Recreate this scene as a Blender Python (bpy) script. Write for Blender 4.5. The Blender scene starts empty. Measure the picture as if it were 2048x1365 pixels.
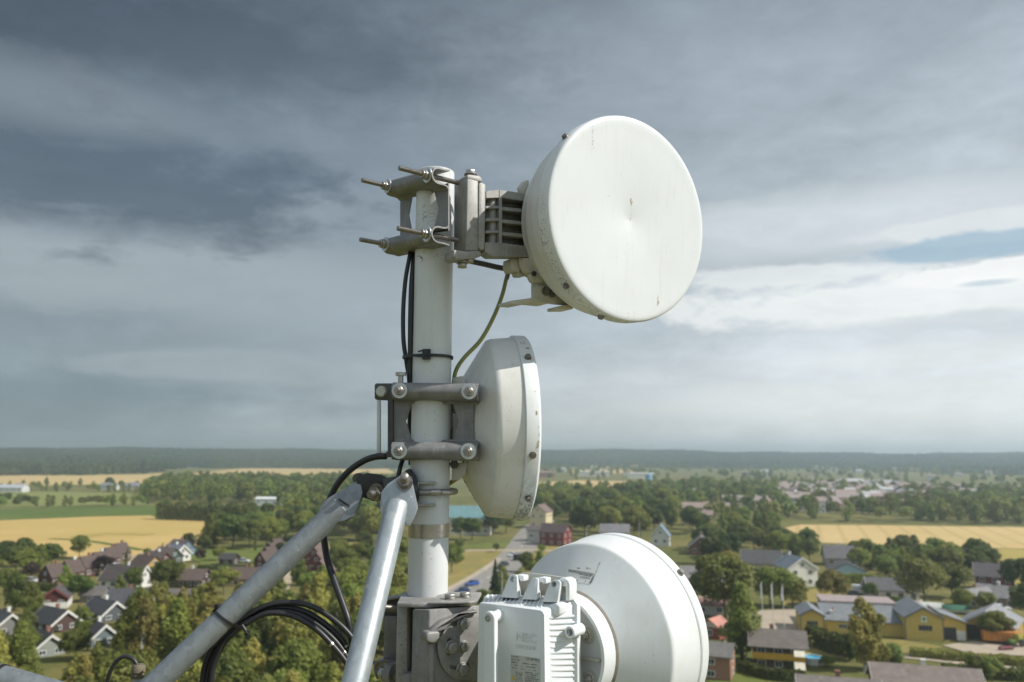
import bpy, bmesh, math, random
import numpy as np
from mathutils import Vector, Matrix

random.seed(7)
scene = bpy.context.scene
COL = scene.collection
rad = math.radians

# ------------------------------------------------------------------ camera
# The camera stands at the top of a tall mast, EYE metres over the fields.
EYE = 38.0
FPX = 1593.0                      # focal length in pixels of a 2048 wide picture
PITCH = math.atan((910 - 682.5) / FPX)
ROLL = rad(0.28)
CAM = Vector((0, 0, EYE))
_f = Vector((0, math.cos(PITCH), math.sin(PITCH)))
_r0 = Vector((1, 0, 0))
_u0 = Vector((0, -math.sin(PITCH), math.cos(PITCH)))
_r = _r0 * math.cos(ROLL) + _u0 * math.sin(ROLL)
_u = _u0 * math.cos(ROLL) - _r0 * math.sin(ROLL)


def ray(u, v):
    return _f + _r * ((u - 1024) / FPX) + _u * ((682.5 - v) / FPX)


def PY(u, v, Y):                  # point at forward distance Y
    d = ray(u, v)
    return CAM + d * (Y / d.y)


def PL(u, v, Q, N):               # point on the plane through Q with normal N
    d = ray(u, v)
    return CAM + d * ((Q - CAM).dot(N) / d.dot(N))


def G(u, v, z=0.0):               # point on the ground
    d = ray(u, v)
    return CAM + d * ((z - EYE) / d.z)


def az(a):                        # horizontal unit vector, degrees clockwise from forward
    return Vector((math.sin(rad(a)), math.cos(rad(a)), 0))


UP = Vector((0, 0, 1))

cd = bpy.data.cameras.new('camera')
cd.sensor_width = 36.0
cd.lens = FPX / 2048 * 36.0
cd.clip_start = 0.05
cd.clip_end = 30000
cd.dof.use_dof = True
cd.dof.focus_distance = 1.2
cd.dof.aperture_fstop = 6.8
cam = bpy.data.objects.new('camera', cd)
COL.objects.link(cam)
m = Matrix((_r, _u, -_f)).transposed().to_4x4()
m.translation = CAM
cam.matrix_world = m
scene.camera = cam


# ------------------------------------------------------------------ mesh builder
def wloc(o):
    p = Vector((0, 0, 0))
    while o is not None:
        p = p + o.location
        o = o.parent
    return p


def ortho(a):
    a = a.normalized()
    b = a.cross(UP)
    if b.length < 1e-3:
        b = a.cross(Vector((1, 0, 0)))
    b.normalize()
    return b, a.cross(b).normalized()


class MB:
    def __init__(s):
        s.V, s.F, s.M, s.S = [], [], [], []

    def add(s, vs, fs, mi=0, smooth=False):
        o = len(s.V)
        s.V += [tuple(v) for v in vs]
        for f in fs:
            s.F.append([i + o for i in f]); s.M.append(mi); s.S.append(smooth)

    def prism(s, pts, vec, mi=0, smooth=False):
        n = len(pts)
        pts = [Vector(p) for p in pts]
        vs = pts + [p + vec for p in pts]
        fs = [list(range(n))[::-1], list(range(n, 2 * n))] + [[i, (i + 1) % n, n + (i + 1) % n, n + i] for i in range(n)]
        s.add(vs, fs, mi, smooth)
        return s

    def frustum(s, a, b, mi=0):
        n = len(a)
        fs = [list(range(n))[::-1], list(range(n, 2 * n))] + [[i, (i + 1) % n, n + (i + 1) % n, n + i] for i in range(n)]
        s.add(list(a) + list(b), fs, mi)
        return s

    def box(s, c, x, y, z, mi=0):
        c, x, y, z = map(Vector, (c, x, y, z))
        p = [c - x - y - z, c + x - y - z, c + x + y - z, c - x + y - z]
        return s.prism(p, z * 2, mi)

    def bx(s, x0, x1, y0, y1, z0, z1, mi=0):
        return s.prism([(x0, y0, z0), (x1, y0, z0), (x1, y1, z0), (x0, y1, z0)], Vector((0, 0, z1 - z0)), mi)

    def tube(s, pts, r, seg=12, caps=True, mi=0, halves=None):
        pts = [Vector(p) for p in pts]
        n = len(pts)
        rs = r if isinstance(r, (list, tuple)) else [r] * n
        t = [(pts[min(i + 1, n - 1)] - pts[max(i - 1, 0)]).normalized() for i in range(n)]
        b, c = ortho(t[0])
        vs, fs = [], []
        for i in range(n):
            if i:
                q = t[i - 1].rotation_difference(t[i])
                b = q @ b
                c = t[i].cross(b).normalized(); b = c.cross(t[i]).normalized()
            for k in range(seg):
                a = 2 * math.pi * k / seg
                vs.append(pts[i] + (b * math.cos(a) + c * math.sin(a)) * rs[i])
        o = len(s.V)
        s.V += [tuple(v) for v in vs]
        for i in range(n - 1):
            for k in range(seg):
                s.F.append([o + i * seg + k, o + i * seg + (k + 1) % seg, o + (i + 1) * seg + (k + 1) % seg, o + (i + 1) * seg + k])
                s.M.append(mi if not halves else (halves[0] if k < seg / 2 else halves[1])); s.S.append(True)
        if caps:
            s.F.append([o + k for k in range(seg)][::-1]); s.M.append(mi); s.S.append(False)
            s.F.append([o + (n - 1) * seg + k for k in range(seg)]); s.M.append(mi); s.S.append(False)
        return s

    def cyl(s, a, b, r, seg=24, mi=0):
        return s.tube([a, b], r, seg, True, mi)

    def hexa(s, a, axis, r, h, mi=0):
        axis = axis.normalized()
        return s.tube([a, a + axis * h], r, 6, True, mi)

    def lathe(s, prof, o, axis, seg=96, mi=0, close=False):
        axis = axis.normalized()
        b, c = ortho(axis)
        vs, rows = [], []
        for r, t in prof:
            if r < 1e-6:
                rows.append([len(vs)] * seg); vs.append(o + axis * t)
            else:
                rows.append(list(range(len(vs), len(vs) + seg)))
                for k in range(seg):
                    a = 2 * math.pi * k / seg
                    vs.append(o + axis * t + (b * math.cos(a) + c * math.sin(a)) * r)
        fs = []
        rr = rows + ([rows[0]] if close else [])
        for A, B in zip(rr, rr[1:]):
            for k in range(seg):
                f = [A[k], A[(k + 1) % seg], B[(k + 1) % seg], B[k]]
                g = []
                for i in f:
                    if i not in g: g.append(i)
                if len(g) > 2: fs.append(g)
        s.add(vs, fs, mi, True)
        return s

    def ball(s, c, r, seg=12, mi=0, sq=1.0):
        return s.lathe([(r * math.sin(math.pi * i / 8), -r * sq * math.cos(math.pi * i / 8)) for i in range(9)], Vector(c), UP, seg, mi)

    def build(s, name, mats, parent=None, local=False, bevel=0, sharp=35, segs=2):
        me = bpy.data.meshes.new(name)
        off = Vector((0, 0, 0)) if (local or parent is None) else wloc(parent)
        me.from_pydata([(v[0] - off.x, v[1] - off.y, v[2] - off.z) for v in s.V], [], s.F)
        mats = mats if isinstance(mats, (list, tuple)) else [mats]
        for mm in mats: me.materials.append(mm)
        me.polygons.foreach_set('material_index', s.M)
        bm = bmesh.new(); bm.from_mesh(me)
        bmesh.ops.recalc_face_normals(bm, faces=bm.faces)
        if bevel:
            bmesh.ops.remove_doubles(bm, verts=bm.verts, dist=1e-6)
            es = [e for e in bm.edges if len(e.link_faces) == 2 and e.calc_face_angle(0) > rad(40)]
            bmesh.ops.bevel(bm, geom=es, offset=bevel, segments=segs, profile=.5, affect='EDGES', clamp_overlap=True)
        cs = rad(sharp)
        for f in bm.faces: f.smooth = True
        for e in bm.edges:
            e.smooth = not (len(e.link_faces) != 2 or e.calc_face_angle(0) > cs)
        bm.to_mesh(me); bm.free()
        ob = bpy.data.objects.new(name, me)
        COL.objects.link(ob)
        if parent: ob.parent = parent
        return ob


def tag(o, label, cat, group=None):
    o['label'] = label; o['category'] = cat
    if group: o['group'] = group
    return o


def thing(name, label, cat, loc=(0, 0, 0), group=None, rz=0):
    o = bpy.data.objects.new(name, None)
    o.empty_display_size = .2
    COL.objects.link(o)
    o.location = loc; o.rotation_euler = (0, 0, rz)
    return tag(o, label, cat, group)


def kind(o, k):
    o['kind'] = k
    return o


def spline(pts, n=8):
    pts = [Vector(p) for p in pts]
    q = [pts[0] * 2 - pts[1]] + pts + [pts[-1] * 2 - pts[-2]]
    out = []
    for i in range(1, len(q) - 2):
        a, b, c, d = q[i - 1:i + 3]
        for k in range(n):
            t = k / n
            out.append(((b * 2) + (c - a) * t + (a * 2 - b * 5 + c * 4 - d) * t * t + (b * 3 - a - c * 3 + d) * t ** 3) * .5)
    out.append(pts[-1])
    return out


def cut(ob, mb):                  # boolean difference applied to the mesh, cutter thrown away
    c = mb.build('cutter', [ob.data.materials[0]], ob.parent)
    md = ob.modifiers.new('b', 'BOOLEAN'); md.object = c; md.operation = 'DIFFERENCE'; md.solver = 'EXACT'
    bpy.context.view_layer.update()
    dg = bpy.context.evaluated_depsgraph_get()
    me = bpy.data.meshes.new_from_object(ob.evaluated_get(dg))
    ob.modifiers.clear(); ob.data = me
    bpy.data.objects.remove(c)
    bm = bmesh.new(); bm.from_mesh(me)
    for e in bm.edges: e.smooth = not (len(e.link_faces) != 2 or e.calc_face_angle(0) > rad(35))
    bm.to_mesh(me); bm.free()


# ------------------------------------------------------------------ materials
class NT:
    def __init__(s, name):
        s.m = bpy.data.materials.new(name); s.m.use_nodes = True
        s.t = s.m.node_tree; s.t.nodes.clear()
        s.out = s.n('ShaderNodeOutputMaterial')
        s.b = s.n('ShaderNodeBsdfPrincipled')
        s.l(s.b.outputs[0], s.out.inputs[0])
        s.tc = None

    def n(s, typ, **kw):
        nd = s.t.nodes.new(typ)
        for k, v in kw.items(): setattr(nd, k, v)
        return nd

    def l(s, a, b): s.t.links.new(a, b)

    def co(s, scale=(1, 1, 1), which='Object'):
        if s.tc is None: s.tc = s.n('ShaderNodeTexCoord')
        if which == 'World':
            g = s.n('ShaderNodeNewGeometry'); src = g.outputs['Position']
        else: src = s.tc.outputs[which]
        mp = s.n('ShaderNodeMapping'); mp.inputs['Scale'].default_value = scale
        s.l(src, mp.inputs[0]); return mp.outputs[0]

    def noise(s, scale, detail=4, rough=.6, vec=None, dist=0):
        nd = s.n('ShaderNodeTexNoise'); nd.inputs['Scale'].default_value = scale
        nd.inputs['Detail'].default_value = detail; nd.inputs['Roughness'].default_value = rough
        nd.inputs['Distortion'].default_value = dist
        s.l(vec if vec is not None else s.co(), nd.inputs['Vector']); return nd.outputs[0]

    def ramp(s, fac, a, b, lo=0., hi=1.):
        nd = s.n('ShaderNodeMapRange', clamp=True)
        for i, v in zip((1, 2, 3, 4), (a, b, lo, hi)): nd.inputs[i].default_value = v
        s.l(fac, nd.inputs[0]); return nd.outputs[0]

    def math(s, op, a, b=None):
        nd = s.n('ShaderNodeMath', operation=op)
        for i, x in enumerate((a, b)):
            if x is None: continue
            if isinstance(x, (int, float)): nd.inputs[i].default_value = x
            else: s.l(x, nd.inputs[i])
        return nd.outputs[0]

    def mix(s, fac, a, b):
        nd = s.n('ShaderNodeMix', data_type='RGBA')
        if isinstance(fac, (int, float)): nd.inputs[0].default_value = fac
        else: s.l(fac, nd.inputs[0])
        for i, x in ((6, a), (7, b)):
            if isinstance(x, (tuple, list)): nd.inputs[i].default_value = (*x, 1)
            else: s.l(x, nd.inputs[i])
        return nd.outputs[2]

    def bump(s, h, strength=.3, dist=.001):
        nd = s.n('ShaderNodeBump'); nd.inputs['Strength'].default_value = strength; nd.inputs['Distance'].default_value = dist
        s.l(h, nd.inputs['Height']); s.l(nd.outputs[0], s.b.inputs['Normal'])

    def fin(s, col=None, rough=.5, metal=0, spec=.5):
        if col is not None:
            if isinstance(col, (tuple, list)): s.b.inputs['Base Color'].default_value = (*col, 1)
            else: s.l(col, s.b.inputs['Base Color'])
        if isinstance(rough, (int, float)): s.b.inputs['Roughness'].default_value = rough
        else: s.l(rough, s.b.inputs['Roughness'])
        s.b.inputs['Metallic'].default_value = metal
        s.b.inputs['Specular IOR Level'].default_value = spec
        return s.m


def plain(name, c, rough=.6, metal=0, var=.12, scale=40, spec=.5):
    t = NT(name)
    f = t.noise(scale, 4)
    col = t.mix(f, tuple(x * (1 - var) for x in c), tuple(x * (1 + var) for x in c))
    return t.fin(col, rough, metal, spec)


def white_paint(name, c, dirt=.5, streak=.5, low=None, warm=(.42, .36, .27), rough=.38):
    """Weathered white paint: soft grime, vertical streaks, dark flecks, algae at the lower edge."""
    t = NT(name)
    o = t.co()
    big = t.ramp(t.noise(14, 5, .6, o), .45, .8)
    col = t.mix(t.math('MULTIPLY', big, .35 * dirt), c, warm)
    st = t.noise(1, 5, .65, t.co((140, 140, 9)))
    col = t.mix(t.math('MULTIPLY', t.ramp(st, .56, .78), .45 * streak), col, (.45, .41, .34))
    fl = t.noise(420, 2, .5, o)
    area = t.ramp(t.noise(22, 3, .6, o), .5, .7)
    col = t.mix(t.math('MULTIPLY', t.math('MULTIPLY', t.ramp(fl, .66, .72), area), .75 * dirt), col, (.13, .11, .09))
    if low is not None:
        sp = t.n('ShaderNodeSeparateXYZ'); t.l(o, sp.inputs[0])
        msk = t.ramp(sp.outputs[2], low[0], low[1], 1, 0)
        sm = t.math('MULTIPLY', msk, t.ramp(t.noise(160, 6, .75, o), .45, .6))
        col = t.mix(t.math('MULTIPLY', sm, low[2]), col, (.07, .07, .045))
    t.bump(t.noise(300, 2), .03)
    return t.fin(col, rough, 0, .5)


M = {}
M['pole'] = None
M['white_dish'] = white_paint('white_dish_paint', (.68, .705, .705), .85, .6)
M['white_face'] = white_paint('white_radome', (.70, .725, .735), .6, .5, None, (.58, .56, .52))
M['white_rim'] = white_paint('white_rim_paint', (.72, .742, .74), .9, .6, (-.15, -.07, .75))
M['white_back'] = white_paint('white_back_paint', (.71, .705, .665), 1.25, 1.1, (-.15, -.125, .55))
M['white_radio'] = white_paint('white_radio_paint', (.72, .745, .75), .45, .35)
M['cream'] = white_paint('cream_cast', (.56, .54, .47), .7, .3)


def cast(name, c, rough=.62, metal=.35):
    t = NT(name)
    o = t.co()
    a = t.noise(28, 6, .7, o)
    col = t.mix(t.ramp(a, .3, .75), tuple(x * .72 for x in c), tuple(x * 1.25 for x in c))
    st = t.ramp(t.noise(1, 4, .6, t.co((170, 170, 14))), .55, .75)
    col = t.mix(t.math('MULTIPLY', st, .5), col, tuple(min(1, x * 1.7) for x in c))
    fl = t.ramp(t.noise(300, 2, .5, o), .66, .74)
    col = t.mix(t.math('MULTIPLY', fl, .6), col, (.07, .06, .05))
    t.bump(t.noise(500, 4, .7), .35, .0006)
    return t.fin(col, rough, metal)


M['cast'] = cast('cast_aluminium', (.345, .336, .318))
M['cast_dark'] = cast('weathered_casting', (.275, .268, .256))
M['clamp'] = cast('clamp_steel', (.225, .222, .218), .48, .2)
M['dark_plate'] = cast('dark_plate', (.085, .083, .08), .5, .4)
M['black_joint'] = plain('black_joint', (.035, .035, .036), .5, .3, .3, 120)
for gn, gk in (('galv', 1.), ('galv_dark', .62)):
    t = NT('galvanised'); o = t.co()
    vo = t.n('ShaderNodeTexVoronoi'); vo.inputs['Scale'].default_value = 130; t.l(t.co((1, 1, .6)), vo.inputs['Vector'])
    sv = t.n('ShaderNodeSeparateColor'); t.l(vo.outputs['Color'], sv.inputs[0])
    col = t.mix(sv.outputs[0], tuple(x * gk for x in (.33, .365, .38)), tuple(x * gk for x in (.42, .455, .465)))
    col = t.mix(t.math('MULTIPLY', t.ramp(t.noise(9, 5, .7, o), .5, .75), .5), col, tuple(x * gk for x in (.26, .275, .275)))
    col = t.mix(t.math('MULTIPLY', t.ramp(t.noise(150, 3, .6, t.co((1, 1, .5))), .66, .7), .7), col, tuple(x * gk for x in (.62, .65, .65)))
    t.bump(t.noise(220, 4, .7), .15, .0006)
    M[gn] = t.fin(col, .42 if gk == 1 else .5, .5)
M['bolt'] = plain('bolt_steel', (.42, .40, .37), .38, .85, .35, 260)
M['zinc'] = plain('zinc_washer', (.58, .60, .61), .4, .7, .2, 160)
M['rod'] = plain('threaded_rod_steel', (.27, .25, .225), .42, .8, .45, 150)
M['cable'] = plain('black_cable', (.022, .022, .024), .42, 0, .4, 90)
M['cable_grey'] = plain('worn_grey_cable', (.10, .10, .105), .55, 0, .5, 260)
M['tie'] = plain('black_nylon', (.018, .018, .02), .4, 0, .2, 60)
M['earth_g'] = plain('earth_green', (.20, .27, .12), .5, 0, .25, 70)
M['earth_y'] = plain('earth_yellow', (.42, .33, .07), .5, 0, .25, 70)
M['ink'] = plain('ink', (.03, .03, .03), .7, 0, .1, 50)
M['ink_grey'] = plain('faded_ink', (.17, .17, .17), .7, 0, .2, 90)
M['label'] = plain('label_foil', (.50, .51, .46), .45, 0, .06, 60)
M['sticker'] = plain('torn_sticker', (.66, .67, .64), .55, 0, .06, 60)
M['yellow_ink'] = plain('yellow_ink', (.55, .45, .05), .6, 0, .05, 50)
M['hole_shade'] = plain('shaded_hole', (.05, .05, .05), .8, 0, .1, 50)
M['emboss'] = white_paint('embossed_paint', (.655, .67, .66), .8, .4)
M['gland'] = plain('weathered_gland', (.15, .125, .085), .8, 0, .5, 240)
M['band'] = plain('stainless_band', (.44, .40, .35), .3, .9, .3, 200)
# pole paint with scratches below the upper clamp
t = NT('pole_paint'); o = t.co()
c0 = t.mix(t.math('MULTIPLY', t.ramp(t.noise(10, 5, .6, o), .45, .8), .3), (.66, .675, .67), (.48, .46, .42))
st = t.ramp(t.noise(1, 5, .65, t.co((120, 120, 6))), .55, .8)
c0 = t.mix(t.math('MULTIPLY', st, .3), c0, (.5, .47, .41))
sp = t.n('ShaderNodeSeparateXYZ'); t.l(o, sp.inputs[0])
zz = t.math('SUBTRACT', sp.outputs[2], 2.0)
zone = t.math('MULTIPLY', t.ramp(zz, .285, .295), t.ramp(zz, .315, .305))
zone2 = t.math('MULTIPLY', t.ramp(zz, .352, .36), t.ramp(zz, .39, .375))
zone = t.math('ADD', zone, t.math('MULTIPLY', zone2, .5))
vo = t.n('ShaderNodeTexVoronoi', feature='DISTANCE_TO_EDGE'); vo.inputs['Scale'].default_value = 1
dn = t.n('ShaderNodeTexNoise'); dn.inputs['Scale'].default_value = 60; t.l(o, dn.inputs['Vector'])
va = t.n('ShaderNodeVectorMath', operation='SCALE'); va.inputs['Scale'].default_value = .01
t.l(dn.outputs['Color'], va.inputs[0])
vb = t.n('ShaderNodeVectorMath', operation='ADD'); t.l(o, vb.inputs[0]); t.l(va.outputs[0], vb.inputs[1])
mp = t.n('ShaderNodeMapping'); mp.inputs['Scale'].default_value = (60, 60, 150); mp.inputs['Rotation'].default_value = (.3, .4, .3)
t.l(vb.outputs[0], mp.inputs[0]); t.l(mp.outputs[0], vo.inputs['Vector'])
sc = t.math('MULTIPLY', t.ramp(vo.outputs['Distance'], .02, .06, 1, 0), t.ramp(t.noise(50, 3, .6, o), .46, .56))
c0 = t.mix(t.math('MULTIPLY', sc, t.math('MULTIPLY', zone, 1.0)), c0, (.09, .08, .075))
fl = t.math('MULTIPLY', t.ramp(t.noise(260, 2, .5, o), .70, .75), .6)
c0 = t.mix(fl, c0, (.16, .14, .12))
M['pole'] = t.fin(c0, .4, 0, .5)


def hexbolt(mb, a, axis, r=.0065, h=.006, washer=.0095, wm=1, hm=0):
    axis = axis.normalized()
    mb.cyl(a, a + axis * .0016, washer, 24, wm)
    mb.hexa(a + axis * .0016, axis, r, h, hm)
    return a + axis * (h + .0016)


def thread(mb, a, b, r, mi=0, pitch=.0013, seg=14):
    n = max(2, int((b - a).length / pitch * 2))
    mb.tube([a.lerp(b, i / n) for i in range(n + 1)], [r if i % 2 else r * .9 for i in range(n + 1)], seg, True, mi)
HAZE = 2.8e-4
SKY_OFF = (1.3, 4.2, 0)
BACK_FILL = (.43, .50, .57)
SUN = 4.6
EXPO = 0.15
# ================================================================== the mast and what hangs on it
PO = Vector((-0.1236, 1.225, 0))          # pole axis
PR = .030


def at(x, y, z): return Vector((x, y, z))


def ZV(v, Y=1.195): return PY(860, v, Y).z


# ---- pole
pole = thing('mast_pole', 'upright white painted steel pole carrying all three dish antennas', 'pole', (PO.x, PO.y, 36.0))
top = 38.447
mb = MB().lathe([(0, 36.0), (PR, 36.0), (PR, top - .001), (PR - .001, top), (PR - .004, top), (PR - .004, top - .05), (0, top - .05)], Vector((PO.x, PO.y, 0)), UP, 64)
mb.build('pipe', M['pole'], pole)
zb0, zb1 = ZV(1078), ZV(1050)
MB().lathe([(PR, zb0), (PR + .0009, zb0), (PR + .0009, zb1), (PR, zb1)], Vector((PO.x, PO.y, 0)), UP, 64).build('steel_band', M['band'], pole)

# ---- generic sheet metal clamp: two folded channels, a web with a hexagonal window, four threaded rods


def sheet_profile(pts, th):
    """closed outline of a folded sheet along the open 2-D path pts"""
    n = len(pts); L, Rr = [], []
    for i, p in enumerate(pts):
        a = Vector(pts[max(i - 1, 0)]); b = Vector(pts[min(i + 1, n - 1)])
        d = (b - a).normalized(); nn = Vector((-d.y, d.x))
        L.append(Vector(p) + nn * th / 2); Rr.append(Vector(p) - nn * th / 2)
    return L + Rr[::-1]


def channel_path(up):
    s = 1 if up else -1
    rb = .0118
    pts = [(.031, rb * s + .001 * s), (.022, rb * s), (rb, rb * s)]
    for k in range(1, 12):
        a = math.pi / 2 - math.pi * k / 12
        pts.append((rb - rb * math.cos(a), rb * s * math.sin(a)))
    pts += [(rb, -rb * s), (.020, -rb * s), (.0255, -(rb + .001) * s), (.0282, -(rb + .003) * s), (.029, -(rb + .005) * s)]
    return pts


def pipe_clamp(root, d, UL, UR, LL, LR, end, strips, tips, back, wm='zinc'):
    e = (UR - UL).normalized(); e2 = (LR - LL).normalized()
    for A, B, ee, upper in ((UL, UR, e, True), (LL, LR, e2, False)):
        prof = sheet_profile(channel_path(upper), .0024)
        s0 = A - ee * end
        mb = MB().prism([s0 + d * p.x + UP * p.y for p in prof], (B - A) + ee * 2 * end)
        mb.build('channel', M['clamp'], root)
    webQ = UL + d * .029
    for px in strips:
        poly = [PL(u, v, webQ, d) for u, v in px]
        MB().prism(poly, d * .0024).build('web_plate', M['clamp'], root, bevel=.0004, segs=1)
    for pt, tip, bk in zip((UL, UR, LL, LR), tips, back):
        pn = az(math.degrees(math.atan2(d.x, d.y)) + 90)
        a0 = (PL(tip[0], tip[1], pt, pn) - pt).dot(d) if isinstance(tip, tuple) else tip
        mb = MB(); thread(mb, pt + d * a0, pt + d * bk, .0038)
        rod = mb.build('threaded_rod', M['rod'], root, sharp=50)
        MB().lathe([(.004, 0), (.0115, 0), (.0118, -.0004), (.0115, -.0018), (.004, -.0018)], pt, d, 40).build('washer', M[wm], rod)
        mb = MB().hexa(pt - d * .0018, -d, .0078, .0062).hexa(pt - d * .0082, -d, .0070, .003)
        mb.build('nut', M['bolt'], rod, bevel=.0006, segs=1)


# upper clamp
d1 = az(52); p1 = az(142)
Q1 = PO - d1 * .048
UR, UL, LR, LL = (PL(u, v, Q1, d1) for u, v in ((856, 351), (776, 373), (855, 469), (771.5, 489)))
cl = thing('pole_clamp', 'grey steel clamp with four long threaded rods round the top of the white pole', 'clamp', (PO.x, PO.y, 38.33))
pipe_clamp(cl, d1, UL, UR, LL, LR, .0125,
           [[(800, 390), (825, 384), (816.6, 430), (823, 466), (800, 472)],
            [(866, 375), (896.5, 366), (896.5, 462), (866, 466), (877, 418)]],
           [(723.5, 364), (798, 339), (720, 478), (795, 459)], [.115, .100, .115, .100])

# ---- top dish
n1 = Vector((math.sin(rad(146)) * math.cos(rad(-3.7)), math.cos(rad(146)) * math.cos(rad(-3.7)), math.sin(rad(-3.7))))
c1 = Vector((.18464, 1.2, EYE + .36478))
ant = thing('dish_antenna', 'topmost round white dish turned to the camera with its flat stained face showing', 'antenna', (PO.x, PO.y, 38.34))


def dish(root, c, n, R, face, band, shell, screws, mats, sunk=.004):
    """face/shell: profiles (radius, depth behind the rim plane)"""
    sup = []
    for (r0_, t0_), (r2_, t2_) in zip(shell, shell[1:]):      # holding rings keep long cones flat and their creases crisp
        sup.append((r0_, t0_)); ln = math.hypot(r2_ - r0_, t2_ - t0_)
        if ln > .012:
            for f_ in (.0018 / ln, .5, 1 - .0018 / ln): sup.append((r0_ + (r2_ - r0_) * f_, t0_ + (t2_ - t0_) * f_))
    shell = sup + [shell[-1]]
    MB().lathe([(r, -t) for r, t in face], c, n, 128).build('radome', mats[0], root, sharp=60)
    MB().lathe([(R - .004, -.003), (R - .0006, -.0035), (R, -.005), (R, -band + .0015), (R - .0012, -band), (R - .006, -band - .0005)], c, n, 128).build('rim_band', mats[1], root)
    MB().lathe([(r, -t) for r, t in shell], c, n, 128).build('back_shell', mats[2], root, sharp=50)
    b, cc = ortho(n)
    for a in screws:
        dr = b * math.cos(rad(a)) + cc * math.sin(rad(a))
        o = c - n * band * .55 + dr * (R - .001)
        mb = MB().cyl(o, o + dr * .003, .0052, 20).hexa(o + dr * .003, dr, .0042, .0032)
        mb.build('screw', M['rod'], root)


def ang_of(n, c, R, t, px):       # angle on the rim whose screen position is nearest px
    b, cc = ortho(n); best = None
    for k in range(720):
        a = rad(k / 2); p = c - n * t + (b * math.cos(a) + cc * math.sin(a)) * R - CAM
        z = p.dot(_f); q = (1024 + FPX * p.dot(_r) / z, 682.5 - FPX * p.dot(_u) / z)
        e = (q[0] - px[0]) ** 2 + (q[1] - px[1]) ** 2
        if best is None or e < best[0]: best = (e, k / 2)
    return best[1]


R1 = .1617
face = [(0, .0068), (.004, .0065), (.012, .0056), (.025, .0043), (.045, .0029), (.075, .0015), (.11, .0005), (.13, .0001), (.146, .0), (.154, -.0004), (.1588, .0002), (.1608, .0016), (.1614, .005)]
sc = [ang_of(n1, c1, R1, .014, p) for p in ((1127, 272), (1128, 575))]
dish(ant, c1, n1, R1, face, .025, [(R1 - .006, .024), (.1585, .0255), (.1575, .028), (.154, .05), (.146, .078), (.1385, .092), (.1335, .0945), (.1325, .097), (.1325, .109), (.130, .1105), (0, .1105)],
     sc + [sc[0] + 115, sc[0] + 230], (M['white_face'], M['white_rim'], M['white_back']))
# dried rust runs on the face: thin crusts of their own
M['rust'] = plain('dried_rust', (.40, .30, .20), .9, 0, .35, 400)
mb = MB(); rs = random.Random(3)


def crust(u, v, n, du, dv, s):
    for i in range(n):
        uu, vv = u + rs.gauss(0, du), v + dv * (i / max(1, n - 1)) + rs.gauss(0, 1.5)
        p = PL(uu, vv, c1 - n1 * .0003, n1)
        r_ = (p - c1).length
        dep = np.interp(r_, [q[0] for q in face], [q[1] for q in face])
        p = PL(uu, vv, c1 - n1 * (dep - .0003), n1)
        a_ = rs.uniform(0, 3); k = s * rs.uniform(.4, 1.2)
        e1_, e2_ = ortho(n1)
        mb.add([p + (e1_ * math.cos(a_ + j * 1.05) * rs.uniform(.3, .7) + UP * math.sin(a_ + j * 1.05) * rs.uniform(.7, 1.5)) * k for j in range(6)], [list(range(6))])


crust(1263, 398, 9, .9, 14, .0013); crust(1262, 428, 9, 1.1, 10, .0014); crust(1264, 330, 16, 1.0, 230, .0006); crust(1266, 490, 5, .8, 14, .0007)
crust(1316, 590, 8, .6, 18, .0011); crust(1316, 605, 5, 1.0, 4, .0015); crust(1186, 255, 14, .8, 45, .0009); crust(1269, 640, 4, .5, -18, .0009); crust(1257, 636, 4, .5, -10, .0008)
crust(1262, 580, 1, 0, 0, .0012); crust(1218, 393, 1, 0, 0, .0010); crust(1101, 452, 4, .8, 6, .0012)
kind(mb.build('rust_stain', M['rust'], ant), 'stuff')
# cast mount between clamp and dish: everything on planes parallel to the dish back
nh = az(146); eh = az(56)
A0 = c1 - n1 * .11
A0 = Vector((A0.x, A0.y, 38.36))


def onA(px, off=0.): return [PL(u, v, A0 + nh * off, nh) for u, v in px]


def plate(px, off, depth, mb=None, mi=0):
    mb = mb or MB()
    return mb.prism(onA(px, off), -nh * depth, mi)


blk = plate([(935, 351), (939, 349), (953, 351), (957, 355), (957, 502), (933, 502)], 0, .040)
blk.build('hinge_block', M['cast'], ant, bevel=.0018)
plate([(935, 349.5), (958, 352), (964, 357), (965, 364), (957, 363), (935, 357)], .0006, .034).build('upper_lip', M['cast'], ant, bevel=.0012)
plate([(908, 500), (932, 503), (957, 502), (963, 506), (962, 513), (950, 517), (914, 520), (908, 514)], .0012, .03).build('lower_lip', M['cast'], ant, bevel=.0012)
plate([(958, 367), (963, 365), (970.5, 368), (972, 372), (970, 497), (966, 501), (960, 499), (957.5, 494)], .002, .026).build('hinge_leaf', M['cast'], ant, bevel=.002)
plate([(956, 366), (960, 366), (960, 498), (956, 498)], -.012, .02).build('hinge_gap_shade', M['dark_plate'], ant)  # shade in the hinge gap, put in as a dark strip
for (u, v0, off, h) in ((941, 351, -.014, .006), (938, 514, -.010, -.007), (924.5, 524, -.016, -.007)):
    p = PL(u, v0, A0 + nh * off, nh)
    mb = MB().cyl(p, p + UP * (h * .3), .0105, 24).hexa(p + UP * (h * .3), UP * h, .0078, abs(h))
    mb.build('hinge_bolt', M['bolt'], ant, bevel=.0005, segs=1)
arm = MB()
plate([(972, 382), (999, 380), (1046, 387), (1150, 399), (1150, 506), (1060, 512), (990, 512), (970, 503)], -.021, .016, arm)       # back web
plate([(972, 383), (981, 381), (999, 380.5), (999, 396), (972, 397)], 0, .022, arm)
plate([(999, 379.5), (1051, 387.5), (1130, 398), (1130, 411), (1038, 401), (1004, 396), (999, 396)], .001, .023, arm)
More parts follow.
